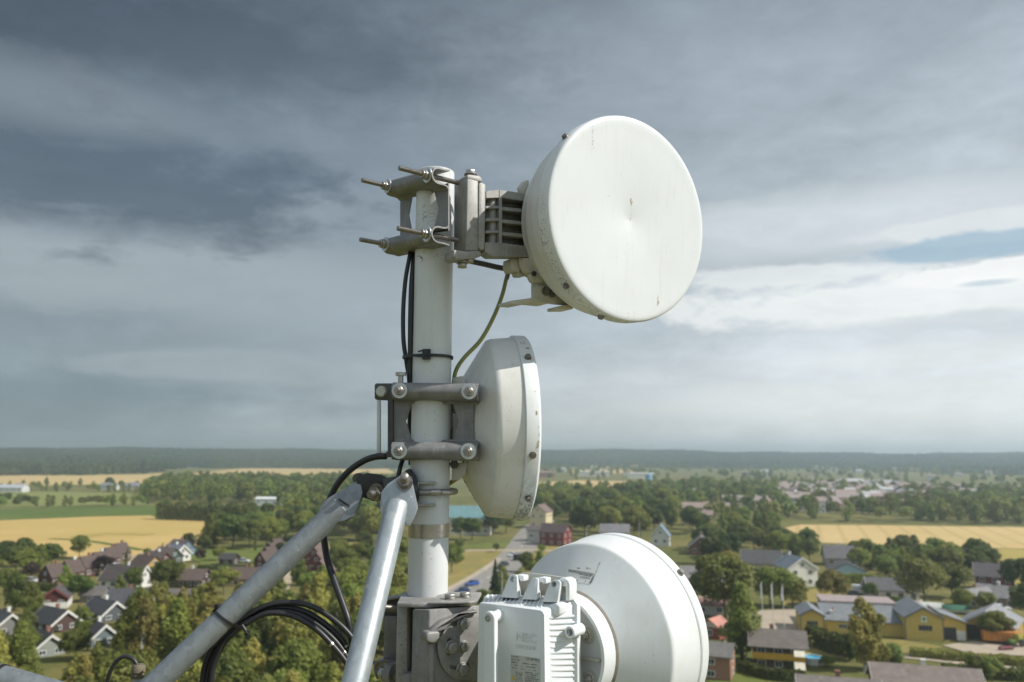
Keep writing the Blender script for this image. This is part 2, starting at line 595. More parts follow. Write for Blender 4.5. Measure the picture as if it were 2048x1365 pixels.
plate([(970, 485), (1004, 486), (1040, 491), (1130, 499), (1130, 511), (1060, 514), (985, 513), (970, 503)], .0, .022, arm)
plate([(999, 380), (1004.5, 381), (1004.5, 490), (999, 489)], .0012, .022, arm)
for (l0, l1, r0, r1_) in ((412, 417.5, 415, 422), (437, 442.5, 440, 447), (461.5, 466.5, 465, 472)):
    plate([(971, l0), (1000, l0), (1000, l1), (971, l1)], -.0004, .021, arm)
    plate([(1004, r0 - 1), (1045, r0 + 3), (1120, r0 + 9), (1120, r1_ + 9), (1045, r1_ + 3), (1004, r1_ - 1)], -.0006, .021, arm)
arm.build('mount_arm', M['cast'], ant, bevel=.0007, segs=1)
a, b = PL(983, 388, A0 - nh * .013, nh), PL(983, 500, A0 - nh * .013, nh)
MB().cyl(a, b, .0078, 28).build('hinge_barrel', M['cast'], ant)
b, cc = ortho(n1)
mb = MB().lathe([(0, -.150), (.05, -.150), (.055, -.145), (.055, -.110), (.05, -.108)], c1, n1, 48)
mb.build('hub', M['cream'], ant)
# radio box peeping out under the arm
mb = plate([(1023, 517), (1043, 517), (1043, 525), (1040, 544), (1026, 543), (1022, 534), (1022, 526)], -.012, .024)
plate([(1034, 543), (1052, 549), (1050, 553), (1038, 553), (1035, 550)], -.016, .016, mb)
plate([(1039, 515), (1100, 515), (1100, 556), (1062, 552), (1050, 547), (1042, 536), (1040, 526)], -.006, .005, mb)
plate([(1046, 516), (1110, 516), (1110, 560), (1066, 551), (1054, 543), (1048, 532)], -.001, .02, mb)
mb.build('connector_box', M['cream'], ant, bevel=.0012)
mb = plate([(1060, 548), (1086, 548), (1086, 566), (1067, 565), (1062, 558)], .001, .01)
plate([(1075, 548), (1110, 548), (1110, 592), (1075, 590)], -.004, .018, mb)
mb.build('lug', M['cream'], ant, bevel=.001)
w = PL(1067, 548, A0 + nh * .002, nh)
mb = MB().hexa(w, nh, .0042, .003); mb.build('lug_screw', M['dark_plate'], ant)
# bent support plate: upright part and a long horizontal tongue
mb = plate([(1069, 579), (1074, 573), (1112, 572), (1150, 590), (1150, 612), (1100, 607), (1067, 601)], .001, .008)
q0 = onA([(1021, 602), (1021, 608), (1040, 609.5), (1067, 604), (1100, 607), (1069, 596), (1064, 596)], .006)
mb.prism(q0, -nh * .034)
mb.build('support_plate', M['cream'], ant, bevel=.001)
for u, v in ((1091, 583), (1103, 587)):
    p = PL(u, v, A0 + nh * .0012, nh)
    MB().cyl(p, p + nh * .0016, .0072, 24).hexa(p + nh * .0016, nh, .0048, .004).build('support_bolt', M['rod'], ant)
plate([(1116, 613), (1131, 610), (1150, 612), (1145, 619), (1117, 619)], .01, .03).build('drain_tab', M['cream'], ant, bevel=.001)
plate([(1040, 374), (1049, 362), (1058, 360), (1058, 393), (1046, 393)], -.002, .01).build('top_tab', M['cream'], ant, bevel=.001)

# ---- middle clamp and middle dish
d2 = az(5)
Q2 = PO - d2 * .048
UL, UR, LL, LR = (PL(u, v, Q2, d2) for u, v in ((799.4, 781.5), (938.5, 783.5), (798.5, 902), (937, 903)))
cl2 = thing('pole_clamp', 'grey square clamp on four nuts holding the middle dish to the pole', 'clamp', (PO.x, PO.y, 38.05))
pipe_clamp(cl2, d2, UL, UR, LL, LR, .0125,
           [[(784.6, 798), (827, 798), (812, 843), (826, 890), (784.6, 890)],
            [(902, 798), (947.5, 798), (947.5, 890), (904, 890), (917.5, 843)]],
           [-.020, -.020, -.020, -.020], [.11, .11, .11, .11])


def onB(px, off): return [PL(u, v, Q2 - d2 * off, d2) for u, v in px]


ant2 = thing('dish_antenna', 'middle round white dish seen edge on, its stained conical back to the pole', 'antenna', (PO.x, PO.y, 38.05))
mb = MB().prism(onB([(749, 770), (752, 767), (786, 767), (786, 915), (771, 915), (771, 905), (775, 903), (775, 801), (752, 800), (749, 797)], -.024), d2 * .008)
mb.build('adjuster_plate', M['dark_plate'], ant2, bevel=.001)
p = PL(763, 783.5, Q2 + d2 * .024, d2)
MB().cyl(p, p - d2 * .001, .0085, 24).hexa(p - d2 * .001, -d2, .0082, .004).build('adjuster_bolt', M['label'], ant2, bevel=.0006, segs=1)
MB().prism(onB([(753.5, 800), (760.5, 800), (760.5, 908), (753, 908)], -.05), d2 * .006).build('side_rail', M['white_radio'], ant2, bevel=.001)
p = PL(801.5, 766, Q2 + d2 * .03, d2); q = PL(801.5, 752, Q2 + d2 * .03, d2)
MB().cyl(p - UP * .02, q, .0042, 16).hexa(q, UP, .0085, .0052).build('adjuster_screw', M['bolt'], ant2)
mb = MB().bx(-.165, -.075, 1.262, 1.335, 37.99, 38.105)
mb.prism([(-.09, 1.275, 38.0), (-.02, 1.285, 38.0), (-.02, 1.335, 38.0), (-.09, 1.335, 38.0)], Vector((0, 0, .09)))
mb.build('mount_arm', M['cream'], ant2, bevel=.003)
MB().prism(onB([(905, 756), (925, 752), (931, 766), (931, 772), (905, 772)], -.06), d2 * .01).build('upper_lip', M['cream'], ant2, bevel=.001)
MB().prism(onB([(904, 926), (934, 926), (930, 950), (918, 960), (903, 962)], -.055), d2 * .01).build('lower_lip', M['cream'], ant2, bevel=.001)
p = PL(909, 929, Q2 + d2 * .05, d2); MB().hexa(p, -d2, .007, .006).build('mount_bolt', M['dark_plate'], ant2)
n2 = Vector((math.sin(rad(80.5)), math.cos(rad(80.5)), .01)).normalized()
c2 = PY(1047.5, 854.7, 1.31)
R2 = .1495
face2 = [(0, .012), (.02, .009), (.06, .004), (.11, .001), (.135, 0), (.142, -.0004), (.1465, .0012), (.149, .005)]
sc = [ang_of(n2, c2, R2, .014, p_) for p_ in ((1052, 716), (1051, 995))]
dish(ant2, c2, n2, R2, face2, .024, [(R2 - .006, .0235), (.1462, .0245), (.1458, .028), (.1430, .058), (.1405, .064), (.081, .1005), (.077, .1015), (.045, .1015), (.045, .12), (0, .12)],
     sc + [sc[0] + 60, sc[0] - 110], (M['white_face'], M['white_rim'], M['white_back']))
def on_drum(u, v, c, n, R):       # first hit of a sight line with the drum of radius R round axis n
    d = ray(u, v).normalized(); o = CAM - c
    dp, op = d - n * d.dot(n), o - n * o.dot(n)
    A_, B_, C_ = dp.dot(dp), 2 * dp.dot(op), op.dot(op) - R * R
    q = B_ * B_ - 4 * A_ * C_
    return None if q < 0 else CAM + d * ((-B_ - math.sqrt(q)) / (2 * A_))


M['algae'] = plain('dark_algae', (.055, .052, .03), .95, 0, .4, 300)
for nm, mt_, spots in (('rust_stain', 'rust', ((1049, 686, 5, 3, 1, .0016), (1056, 696, 8, 3, 1.4, .0016), (1056, 717, 5, 3, 1, .0012), (1063, 720, 4, 3, 1, .0008), (1073, 826, 5, .8, 3, .0012), (1076, 893, 8, .8, 5, .0014), (1070, 780, 3, 1, 6, .0007), (1078, 868, 4, 1, 12, .0007), (1030, 697, 5, 1.5, 3, .0009), (1019, 700, 3, 1, 2, .0007))),
                      ('algae_patch', 'algae', ((1051, 1024, 26, 6, 4, .0010), (1059, 1014, 14, 3, 5, .0009), (1042, 1031, 22, 7, 2.5, .0011), (1030, 1033, 18, 5, 2, .0010), (1064, 1000, 10, 2, 8, .0007), (1019, 1030, 12, 4, 2.5, .0008)))):
    mb = MB()
    for u, v, k, du, dv, s in spots:
        for i in range(k):
            p = on_drum(u + rs.gauss(0, du), v + rs.gauss(0, dv), c2, n2, R2 + .0004)
            if p is None: continue
            t_ = (c2 - p).dot(n2)
            if t_ < .004 or t_ > .0235: continue
            dr = (p - c2); dr = (dr - n2 * dr.dot(n2)).normalized(); tg = dr.cross(n2)
            g_ = s * rs.uniform(.4, 1.2)
            mb.add([p + (n2 * math.cos(j * 1.05) + tg * math.sin(j * 1.05)) * g_ * rs.uniform(.5, 1.3) for j in range(6)], [list(range(6))])
    kind(mb.build(nm, M[mt_], ant2), 'stuff')
mb = MB()
for k in range(300):
    f_ = rs.random() ** .8
    u, v = (1078 + 22 * f_ * f_ + 118 * max(0, f_ - .35) ** 1.25, 380 + 262 * f_)
    p = on_drum(u + rs.gauss(4, 7), v + rs.gauss(0, 6), c1, n1, R1 + .0003)
    if p is None: continue
    t_ = (c1 - p).dot(n1)
    if t_ < .005 or t_ > .0245: continue
    dr = p - c1; dr = (dr - n1 * dr.dot(n1)).normalized(); tg = dr.cross(n1)
    g_ = rs.uniform(.0002, .0007) * (1 + 1.0 * f_)
    mb.add([p + (n1 * math.cos(j * 1.05) * .7 + tg * math.sin(j * 1.05) * 1.3) * g_ * rs.uniform(.5, 1.3) for j in range(6)], [list(range(6))])
kind(mb.build('algae_patch', M['algae'], ant), 'stuff')
# faded marks on the lower back of the cone
mb = MB()
b, cc = ortho(n2)
for k, (a_, r_) in enumerate(((0, .088), (3, .094), (6, .101), (9, .108), (12, .114), (15, .119))):
    base = ang_of(n2, c2, .10, .09, (938, 985))
    a = rad(base + a_ * .35)
    dr = b * math.cos(a) + cc * math.sin(a); tg = dr.cross(n2)
    sl = (dr * .0595 + n2 * .0365).normalized()
    o = c2 + dr * r_ - n2 * (.1005 - (r_ - .081) / .0595 * .0365) - n2.lerp(-dr, .2).normalized() * .0007
    mb.box(o, tg * .0035, sl * (.0011 if k % 2 else .0018), dr.cross(tg).normalized() * .0002 + n2 * .0001)
mb.build('printed_mark', M['ink'], ant2)

# ---- U-bolt bracket that ties the braces to the pole
ub = thing('brace_bracket', 'steel U-bolt bracket gripping the pole where the two grey struts meet', 'bracket', (PO.x, PO.y, 37.93))
zu = ZV(985)
pts = [Vector((x, 1.1935, zu)) for x in (PY(806, 985, 1.1935).x, PY(855, 985, 1.1935).x)]
xe = PO.x + .006
arc = [Vector((xe + .0325 * math.sin(a), PO.y - .0325 * math.cos(a), zu)) for a in [math.pi * k / 14 for k in range(15)]]
ym = arc[0].y
mbu = MB(); thread(mbu, Vector((pts[0].x, ym, zu)), Vector((pts[1].x + .022, ym, zu)), .0046)
mbu.tube([Vector((pts[1].x + .02, ym, zu))] + arc + [Vector((pts[0].x, arc[-1].y, zu))], .0049, 16)
mbu.build('u_bolt', M['bolt'], ub, sharp=50)
z1, z2 = ZV(964), ZV(1008)
xl = PY(836, 985, 1.185).x; xr = PY(871, 985, 1.185).x
mb = MB().bx(xl, xr, 1.187, 1.262, z1 - .003, z1).bx(xl, xr, 1.187, 1.262, z2 - .003, z2).bx(xl - .003, xl + .0005, 1.1872, 1.2618, z2 - .0025, z1 - .0005)
mb.build('saddle', M['bolt'], ub, bevel=.0004, segs=1)
dk = MB()
lug = [PY(u, v, 1.185) for u, v in ((801, 952), (815, 938), (832, 952), (839, 985), (836, 1004), (828, 1016), (800, 1016))]
dk.prism(lug, Vector((-.004, .05, 0)))
dk.build('swivel_lug', M['black_joint'], ub, bevel=.002)
jn = [PY(u, v, 1.205) for u, v in ((712, 966), (716, 953), (735, 947), (762, 950), (775, 957), (786, 973), (779, 979), (768, 978), (764, 996), (748, 1004), (733, 998), (715, 992))]
MB().prism(jn, Vector((-.004, .026, 0))).build('swivel_joint', M['black_joint'], ub, bevel=.004)
lk = [PY(u, v, 1.198) for u, v in ((764, 958), (806, 950), (806, 992), (770, 1000))]
MB().prism(lk, Vector((0, .02, 0))).build('swivel_link', M['dark_plate'], ub, bevel=.002)
a, b = PY(739, 990, 1.185), PY(752, 986, 1.20)
mb = MB(); ax = (b - a).normalized(); thread(mb, a, b + ax * .03, .0055)
mb.hexa(a + ax * .010, ax, .011, .009); mb.cyl(a + ax * .019, a + ax * .021, .0135)
mb.build('swivel_bolt', M['rod'], ub, sharp=50)

# ---- struts
st2 = thing('strut', 'pale galvanised steel strut rising steeply just left of the pole', 'strut', PY(700, 1440, 1.0))
a, b = PY(796, 1003, 1.150), PY(694, 1430, 1.02)
ax = (b - a).normalized()
MB().tube([a, a + ax * .002, a + ax * .006, b, b + ax * .6], [.010, .0145, .0165, .0165, .0165], 40).build('tube', M['galv'], st2)
nf = Vector((-.1, -.97, .22)).normalized()
q = PY(800, 985, 1.147)
pl = [PL(u, v, q, nf) for u, v in ((762, 985), (775, 968), (801, 951), (815, 949), (823, 960), (835, 1015), (829, 1032), (818, 1052), (812, 1052), (790, 1008), (764, 1034), (760, 1024))]
MB().prism(pl, -nf * .006).build('end_plate', M['galv'], st2, bevel=.0012)
p = PL(809, 966, q, nf)
up2 = Vector((.45, -.55, .75)).normalized()
mb = MB(); mb.hexa(p - nf * -.001, nf.lerp(up2, .35), .0098, .010); mb.cyl(p, p + nf * .0012, .0122)
thread(mb, p, p + nf.lerp(up2, .35).normalized() * .024, .0058)
mb.build('bolt', M['rod'], st2, sharp=50)

st1 = thing('strut', 'darker galvanised steel strut slanting down to the lower left corner', 'strut', PY(240, 1420, 1.12))
a, b = PY(683, 1012, 1.205), PY(262, 1415, 1.11)
ax = (b - a).normalized()
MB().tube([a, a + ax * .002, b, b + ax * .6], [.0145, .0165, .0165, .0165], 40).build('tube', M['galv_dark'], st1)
q = PY(690, 1000, 1.200); nf = Vector((-.15, -.93, .33)).normalized()
pl = [PL(u, v, q, nf) for u, v in ((637, 1022), (640, 1012), (655, 996), (712, 962), (722, 968), (725, 986), (716, 1012), (706, 1031), (690, 1042), (660, 1048), (640, 1036))]
sp_ = MB().prism(pl, -nf * .010)
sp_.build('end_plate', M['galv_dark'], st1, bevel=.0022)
pl = [PL(u, v, q + nf * .0004, nf) for u, v in ((676, 1000), (678, 997), (700, 1011), (698, 1016))]
MB().prism(pl, -nf * .002).build('slot_shade', M['hole_shade'], st1)  # shade of the slot opening, painted as a dark inset on the plate
p = PL(716, 958, q, nf); MB().cyl(p, p + Vector((0, .02, 0)), .0085).build('bolt', M['dark_plate'], st1)

st3 = thing('strut', 'short end of a grey galvanised tube cut by the lower left corner', 'strut', PY(-60, 1335, 1.1))
a, b = PY(-90, 1331, 1.1), PY(190, 1412, 1.08)
ax = (b - a).normalized()
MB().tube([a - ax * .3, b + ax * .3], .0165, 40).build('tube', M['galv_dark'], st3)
tA = PY(6, 1357, 1.1)


def tie_ring(mb, c, axis, r, w=.0022, th=.0011, seg=40, tilt=None):
    axis = (axis + (tilt or Vector((0, 0, 0)))).normalized()
    mb.lathe([(r, -w), (r + th, -w), (r + th, w), (r, w)], c, axis, seg, close=True)


mb = MB(); s_ = a + ax * (tA - a).dot(ax); tie_ring(mb, s_, ax, .0166, .0024)
mb.build('cable_tie', M['tie'], st3)

# ---- cables
CR = .0037


def cable(name, label, px, Ys, r=CR, mat='cable', n=8, group=None, seg=12, cat='cable', extra=0):
    if not isinstance(Ys, (list, tuple)): Ys = [Ys] * len(px)
    P_ = spline([PY(u, v, y) for (u, v), y in zip(px, Ys)], n)
    o = MB().tube(P_, r, seg).build(name, M[mat], None)
    tag(o, label, cat, group)
    return o, P_


S = 4.267


def cr(pts): return [(380 + x / S, 1060 + y / S) for x, y in pts]


loops = [
    ('outermost black cable of the coil tied to the slanting strut', cr([(75, 1420), (105, 1300), (130, 1150), (205, 980), (340, 845), (480, 735), (680, 640), (900, 622), (1080, 672), (1250, 785), (1370, 905), (1430, 1010), (1480, 1130)]), 1.160),
    ('second black cable of the coil, just inside the outermost loop', cr([(90, 1420), (118, 1300), (150, 1140), (240, 955), (370, 835), (500, 755), (700, 668), (850, 664), (1000, 705), (1150, 800), (1280, 915), (1350, 1030), (1420, 1150)]), 1.166),
    ('third black cable of the coil, close under the second loop', cr([(110, 1420), (140, 1300), (172, 1150), (262, 960), (380, 850), (500, 775), (680, 705), (830, 700), (960, 735), (1110, 830), (1240, 950), (1330, 1070), (1410, 1190)]), 1.161),
    ('innermost and thickest looking black cable of the coil by the strut', cr([(150, 1420), (180, 1300), (200, 1170), (280, 985), (390, 865), (490, 795), (640, 718), (790, 714), (930, 758), (1085, 855), (1215, 985), (1310, 1100), (1400, 1240)]), 1.154),
]
coil_pts = []
for lab, px, y in loops:
    o, P_ = cable('coaxial_cable', lab, px, [y + .006 * math.sin(i * 1.3) * 0 for i in range(len(px))], .0040, group='coil of black cables on the strut')
    coil_pts.append((o, P_))
# cable glints near the ends, set in as pale bands
for (o, P_), (i0, i1) in zip(coil_pts, ((86, 87), (85, 86), (86, 87), (79, 80))):
    MB().tube(P_[i0:i1 + 1], .00408, 12, False).build('glint_band', M['band'], o)
mb = MB()
s1a, s1b = PY(683, 1012, 1.205), PY(262, 1415, 1.11); ax1 = (s1b - s1a).normalized()
tc = PY(452, 1236, 1.165); tc = s1a + ax1 * (tc - s1a).dot(ax1)
tie_ring(mb, tc, ax1, .0168, .0021, .0012, 40, Vector((.05, 0, -.18)))
hd = PY(429, 1219, 1.145)
mb.box(hd, ax1 * .004, Vector((.003, 0, .003)), Vector((0, .004, 0)))
mb.box(PY(434, 1214, 1.147), Vector((.0022, 0, .0010)), Vector((0, .004, 0)), Vector((-.0012, 0, .004)))
tag(mb.build('cable_tie', M['tie']), 'black cable tie wrapped round the slanting strut above the coil', 'cable tie')
mb = MB()
cc_ = PY(474, 1244, 1.158); axc = (PY(520, 1222, 1.158) - PY(440, 1268, 1.158)).normalized()
tie_ring(mb, cc_, axc, .0105, .0024, .0012, 30)
mb.tube([PY(484, 1251, 1.147), PY(490, 1260, 1.146), PY(495, 1268, 1.146)], .0022, 8)
mb.box(PY(494, 1266, 1.146), Vector((.0026, 0, -.001)), Vector((0, .0015, 0)), Vector((.0012, 0, .0032)))
tag(mb.build('cable_tie', M['tie']), 'black tie with a cut tail bundling the coiled cables', 'cable tie')

cable('coaxial_cable', 'thick black cable arching from the middle clamp down behind both struts',
      [(772, 913), (752, 914), (728, 922), (700, 941), (674, 970), (657, 1005), (648, 1040), (648, 1075), (655, 1120), (668, 1160), (684, 1205), (697, 1245), (706, 1300)],
      [1.21, 1.215, 1.225, 1.232, 1.238, 1.24, 1.24, 1.235, 1.22, 1.205, 1.19, 1.18, 1.18], .0050)
cable('coaxial_cable', 'thin black cable running down the pole, farther from it',
      [(822, 490), (819, 515), (811, 560), (806.5, 620), (807, 680), (813, 725), (819, 770), (819, 850), (812, 900), (802, 930), (795, 960)],
      [1.24, 1.232, 1.225, 1.222, 1.222, 1.225, 1.23, 1.25, 1.24, 1.215, 1.21], .0035)
cable('coaxial_cable', 'black cable hugging the left side of the pole',
      [(832, 490), (829, 515), (824, 570), (822, 640), (821.5, 705), (820, 770), (822, 860), (823, 930)],
      [1.25, 1.238, 1.225, 1.222, 1.222, 1.224, 1.24, 1.25], .0048)
mb = MB()
zt = ZV(711)
ring = []
for k in range(60):
    a = 2 * math.pi * k / 60
    r_ = .0318
    x, y = math.cos(a) * r_, math.sin(a) * r_
    if x < 0 and y < .01: x -= .013 * min(1, max(0, (-x - .008) / .024))
    ring.append((PO.x + x, PO.y + y - .001))
vs, fs = [], []
for i, (x, y) in enumerate(ring):
    dx, dy = x - PO.x, y - PO.y; l = math.hypot(dx, dy); ex, ey = dx / l * .0012, dy / l * .0012
    vs += [(x, y, zt - .0022), (x + ex, y + ey, zt - .0022), (x + ex, y + ey, zt + .0022), (x, y, zt + .0022)]
    j = (i + 1) % 60
    for q in range(4): fs.append([i * 4 + q, i * 4 + (q + 1) % 4, j * 4 + (q + 1) % 4, j * 4 + q])
mb.add(vs, fs, 0, True)
hp = PY(853, 709, 1.1915)
mb.box(hp, Vector((.0062, -.001, 0)), Vector((0, .0028, 0)), Vector((0, 0, .0078)))
mb.box(hp + Vector((-.010, -.001, -.0035)), Vector((.004, 0, 0)), Vector((0, .001, 0)), Vector((0, 0, .0012)))
mb.box(hp + Vector((-.009, 0, .005)), Vector((.004, 0, .001)), Vector((0, .001, 0)), Vector((0, 0, .0012)))
mb.box(hp + Vector((.0005, -.0035, .001)), Vector((.0022, 0, .001)), Vector((0, .001, 0)), Vector((0, 0, .0035)))
tag(mb.build('cable_tie', M['tie'], bevel=.0003, segs=1), 'black cable tie round the bare middle of the pole', 'cable tie')
tag(MB().tube(spline([PY(u, v, y) for u, v, y in ((905, 519, 1.27), (930, 521, 1.27), (965, 528, 1.272), (1000, 536, 1.277), (1024, 539, 1.283))], 8), .0045, 14).build('coaxial_cable', M['cable_grey']), 'short worn grey cable from behind the pole to the top dish', 'cable')
ew = thing('earth_wire', 'green and yellow earth wire hanging from the top dish to the middle dish', 'wire', PY(1018, 530, 1.27))
P_ = spline([PY(u, v, y) for u, v, y in ((1013, 556, 1.268), (1004, 592, 1.266), (986, 637, 1.262), (961, 681, 1.257), (930, 714, 1.252), (914, 737, 1.25), (908, 760, 1.25), (907, 800, 1.252), (910, 845, 1.255), (905, 880, 1.26), (930, 925, 1.262), (929, 940, 1.26), (917, 955, 1.258), (900, 967, 1.262), (885, 980, 1.268))], 8)
MB().tube(P_, .0033, 16, mi=0, halves=(0, 1)).build('insulation', (M['earth_y'], M['earth_g']), ew)
MB().tube([PY(1021, 521, 1.275), PY(1019, 535, 1.270), PY(1014.5, 554, 1.268), PY(1013, 559, 1.2678)], [.0026, .0036, .0040, .0034], 16).build('crimp_lug', M['rod'], ew)

cg = thing('whip_cable', 'thin black cable curling into a weathered connector beside the slanting strut', 'cable', PY(275, 1375, 1.18))
P_ = spline([PY(u, v, 1.18) for u, v in ((206, 1400), (213, 1374), (219, 1348), (231, 1325), (246, 1314), (259, 1315), (269, 1322), (276, 1335))], 8)
MB().tube(P_, .0029, 14).build('lead', M['cable'], cg)
MB().lathe([(0, .006), (.007, .006), (.0092, .003), (.0094, -.004), (.0075, -.006), (.0085, -.008), (.0078, -.0125), (0, -.0125)], PY(277, 1338, 1.18), UP, 24).build('gland_nut', M['gland'], cg)
p = PY(276, 1352, 1.18)
MB().lathe([(.0072, 0), (.0072, -.010), (.010, -.022), (.010, -.05), (0, -.05)], p, UP, 24).build('connector_body', M['galv'], cg)
# ================================================================== lower dish, its radio unit and the cast mount
n3 = az(40)
c3 = PY(1242, 1264, 1.2)
R3 = .140
ant3 = thing('dish_antenna', 'large white dish at the bottom seen from behind with a torn sticker on its back', 'antenna', (PO.x, PO.y, 37.72))
face3 = [(0, .012), (.02, .009), (.06, .004), (.11, .001), (.13, 0), (.1365, .0010), (.1392, .004)]
sc = [ang_of(n3, c3, R3, .014, (1356, 1150))]
dish(ant3, c3, n3, R3, face3, .0235, [(R3 - .008, .0232), (.1330, .0256), (.1384, .0258), (.1388, .0262), (.1380, .0290), (.1350, .052), (.1322, .0815), (.1313, .0848), (.1300, .0864), (.1282, .0876), (.0722, .1252), (.0705, .150), (.0690, .1508), (.0665, .1505), (.0655, .148), (.0655, .131), (0, .131)],
     sc + [sc[0] + 118, sc[0] + 236], (M['white_face'], M['white_dish'], M['white_dish']))
b3, cc3 = ortho(n3)
MB().lathe([(r_, -t_) for r_, t_ in ((.0752, .1229), (.0745, .1242), (.0726, .1262), (.0716, .1264), (.0716, .1240))], c3, n3, 96, close=True).build('joint_ring', plain('dark_joint', (.26, .235, .195), .85, 0, .4, 200), ant3)  # thin dark ring along the joint of hub ring and cone
for u, v in ((1175, 1271), (1181, 1357)):
    p = PL(u, v, c3 - n3 * .131, n3)
    mb = MB().cyl(p, p - n3 * .0016, .0105, 30).lathe([(.0078, 0), (.0078, .003), (.0055, .0035)], p, -n3, 30).cyl(p, p - n3 * .008, .0028, 16).hexa(p - n3 * .0016, -n3, .0048, .0035)
    mb.build('stud', M['cream'], ant3, bevel=.0003, segs=1)
q = [PL(u, v, c3 - n3 * .131, n3) for u, v in ((1150, 1309), (1204, 1318), (1204, 1324), (1150, 1315))]
MB().prism(q, -n3 * .006).build('inner_rib', M['cream'], ant3, bevel=.001)


def cone_hit(u, v, lift=.0007):
    t = .11
    for _ in range(30):
        p = PL(u, v, c3 - n3 * t, n3)
        r = (p - (c3 - n3 * t)).length
        t = .0925 + (.120 - r) / .046 * .0313
    d = (p - (c3 - n3 * t)).normalized()
    return p + (d * .56 - n3 * .83).normalized() * lift


def glyphs(text, bold=False):
    """outline letters as flat polygons: list of vertices in em units and faces"""
    cu = bpy.data.curves.new('txt', 'FONT'); cu.body = text; cu.size = 1
    cu.resolution_u = 3
    if bold: cu.offset = .018
    ob = bpy.data.objects.new('txt', cu); COL.objects.link(ob)
    bpy.context.view_layer.update()
    me = bpy.data.meshes.new_from_object(ob.evaluated_get(bpy.context.evaluated_depsgraph_get()))
    vs = [(v.co.x, v.co.y) for v in me.vertices]; fs = [list(p.vertices) for p in me.polygons]
    bpy.data.objects.remove(ob); bpy.data.curves.remove(cu); bpy.data.meshes.remove(me)
    return vs, fs


def lay(mb, text, o, ex, ey, size, fit, hit, bold=False, mi=0):
    """write text with its origin at pixel o, baseline ex, up ey (unit pixel vectors), squeezed to width fit"""
    vs, fs = glyphs(text, bold)
    x1 = max(v[0] for v in vs)
    mb.add([hit(o[0] + ex[0] * x / x1 * fit + ey[0] * y * size, o[1] + ex[1] * x / x1 * fit + ey[1] * y * size) for x, y in vs], fs, mi)


def bars(mb, o, ex, ey, n, fit, h, hit, rnd, mi=0):
    """a line of print too small to read: short broken marks"""
    x = 0
    while x < fit:
        w_ = rnd.uniform(.6, 1.9)
        if rnd.random() < .82:
            q = [(x, 0), (min(x + w_, fit), 0), (min(x + w_, fit), h * rnd.uniform(.7, 1)), (x, h * rnd.uniform(.7, 1))]
            mb.add([hit(o[0] + ex[0] * a + ey[0] * b_, o[1] + ex[1] * a + ey[1] * b_) for a, b_ in q], [[0, 1, 2, 3]], mi)
        x += w_ + rnd.uniform(.3, .8)


zs = 4.334


def zc(x, y): return (1060 + x / zs, 1050 + y / zs)


# torn sticker: straight lower edge, ragged upper one
lower = [zc(288, 470), zc(350, 490), zc(440, 505), zc(525, 518)]
upper = [zc(345, 308), zc(372, 352), zc(400, 372), zc(440, 374), zc(490, 366), zc(545, 352), zc(580, 330), zc(616, 300)]
NX, NY = 28, 10
vs, fs = [], []


def along(pl, s):
    x = s * (len(pl) - 1); i = min(int(x), len(pl) - 2); f_ = x - i
    return (pl[i][0] + (pl[i + 1][0] - pl[i][0]) * f_, pl[i][1] + (pl[i + 1][1] - pl[i][1]) * f_)


for j in range(NY + 1):
    for i in range(NX + 1):
        a, b_ = along(lower, i / NX), along(upper, i / NX)
        f_ = j / NY
        vs.append(cone_hit(a[0] + (b_[0] - a[0]) * f_, a[1] + (b_[1] - a[1]) * f_, .0005))
for j in range(NY):
    for i in range(NX):
        k = j * (NX + 1) + i; fs.append([k, k + 1, k + NX + 2, k + NX + 1])
mb = MB(); mb.add(vs, fs, 0)
stk = mb.build('torn_sticker', M['sticker'], ant3)
rn = random.Random(5)
mb = MB()
ch = lambda u, v: cone_hit(u, v, .0009)
exx, eyy = (.985, .17), (-.17, .985)         # the print stands upside down, baseline upwards
neg = lambda t_: (-t_[0], -t_[1])
for k in range(30):
    o_ = zc(338 + k * 7.2, 388 + k * 1.15)
    h_ = 5.2 if k % 3 else 6.4
    mb.add([ch(o_[0] + a, o_[1] + b_) for a, b_ in ((0, 0), (1.0, .15), (.9, h_), (-.1, h_ - .15))], [[0, 1, 2, 3]])
lay(mb, 'ANDREW', zc(524, 462), neg(exx), eyy, 5.2, 21, ch, True)
bars(mb, zc(412, 372), exx, eyy, 6, 6, 2.6, ch, rn); bars(mb, zc(490, 372), exx, eyy, 6, 9, 3.2, ch, rn)
bars(mb, zc(415, 420), exx, eyy, 9, 12, 3, ch, rn); bars(mb, zc(460, 430), exx, eyy, 9, 17, 3.4, ch, rn)
bars(mb, zc(340, 472), exx, eyy, 9, 18, 1.6, ch, rn); bars(mb, zc(480, 486), exx, eyy, 9, 10, 3, ch, rn)
for k in range(12):
    o_ = zc(532 + k * 6.2, 496 - k * 15)
    bars(mb, o_, (.75, -.65), (.65, .75), 3, 3, 2.2, ch, rn)
mb.add([ch(*zc(x, y)) for x, y in ((516, 508), (527, 516), (556, 452), (548, 446))], [[0, 1, 2, 3]])
mb.build('sticker_print', M['ink_grey'], stk)

# ---- radio unit bolted on the back of the lower dish
aO = az(36); hO = az(126)
QO = Vector((.023, 1.031, 37.75))


def onO(px, off): return [PL(u, v, QO + aO * off, aO) for u, v in px]


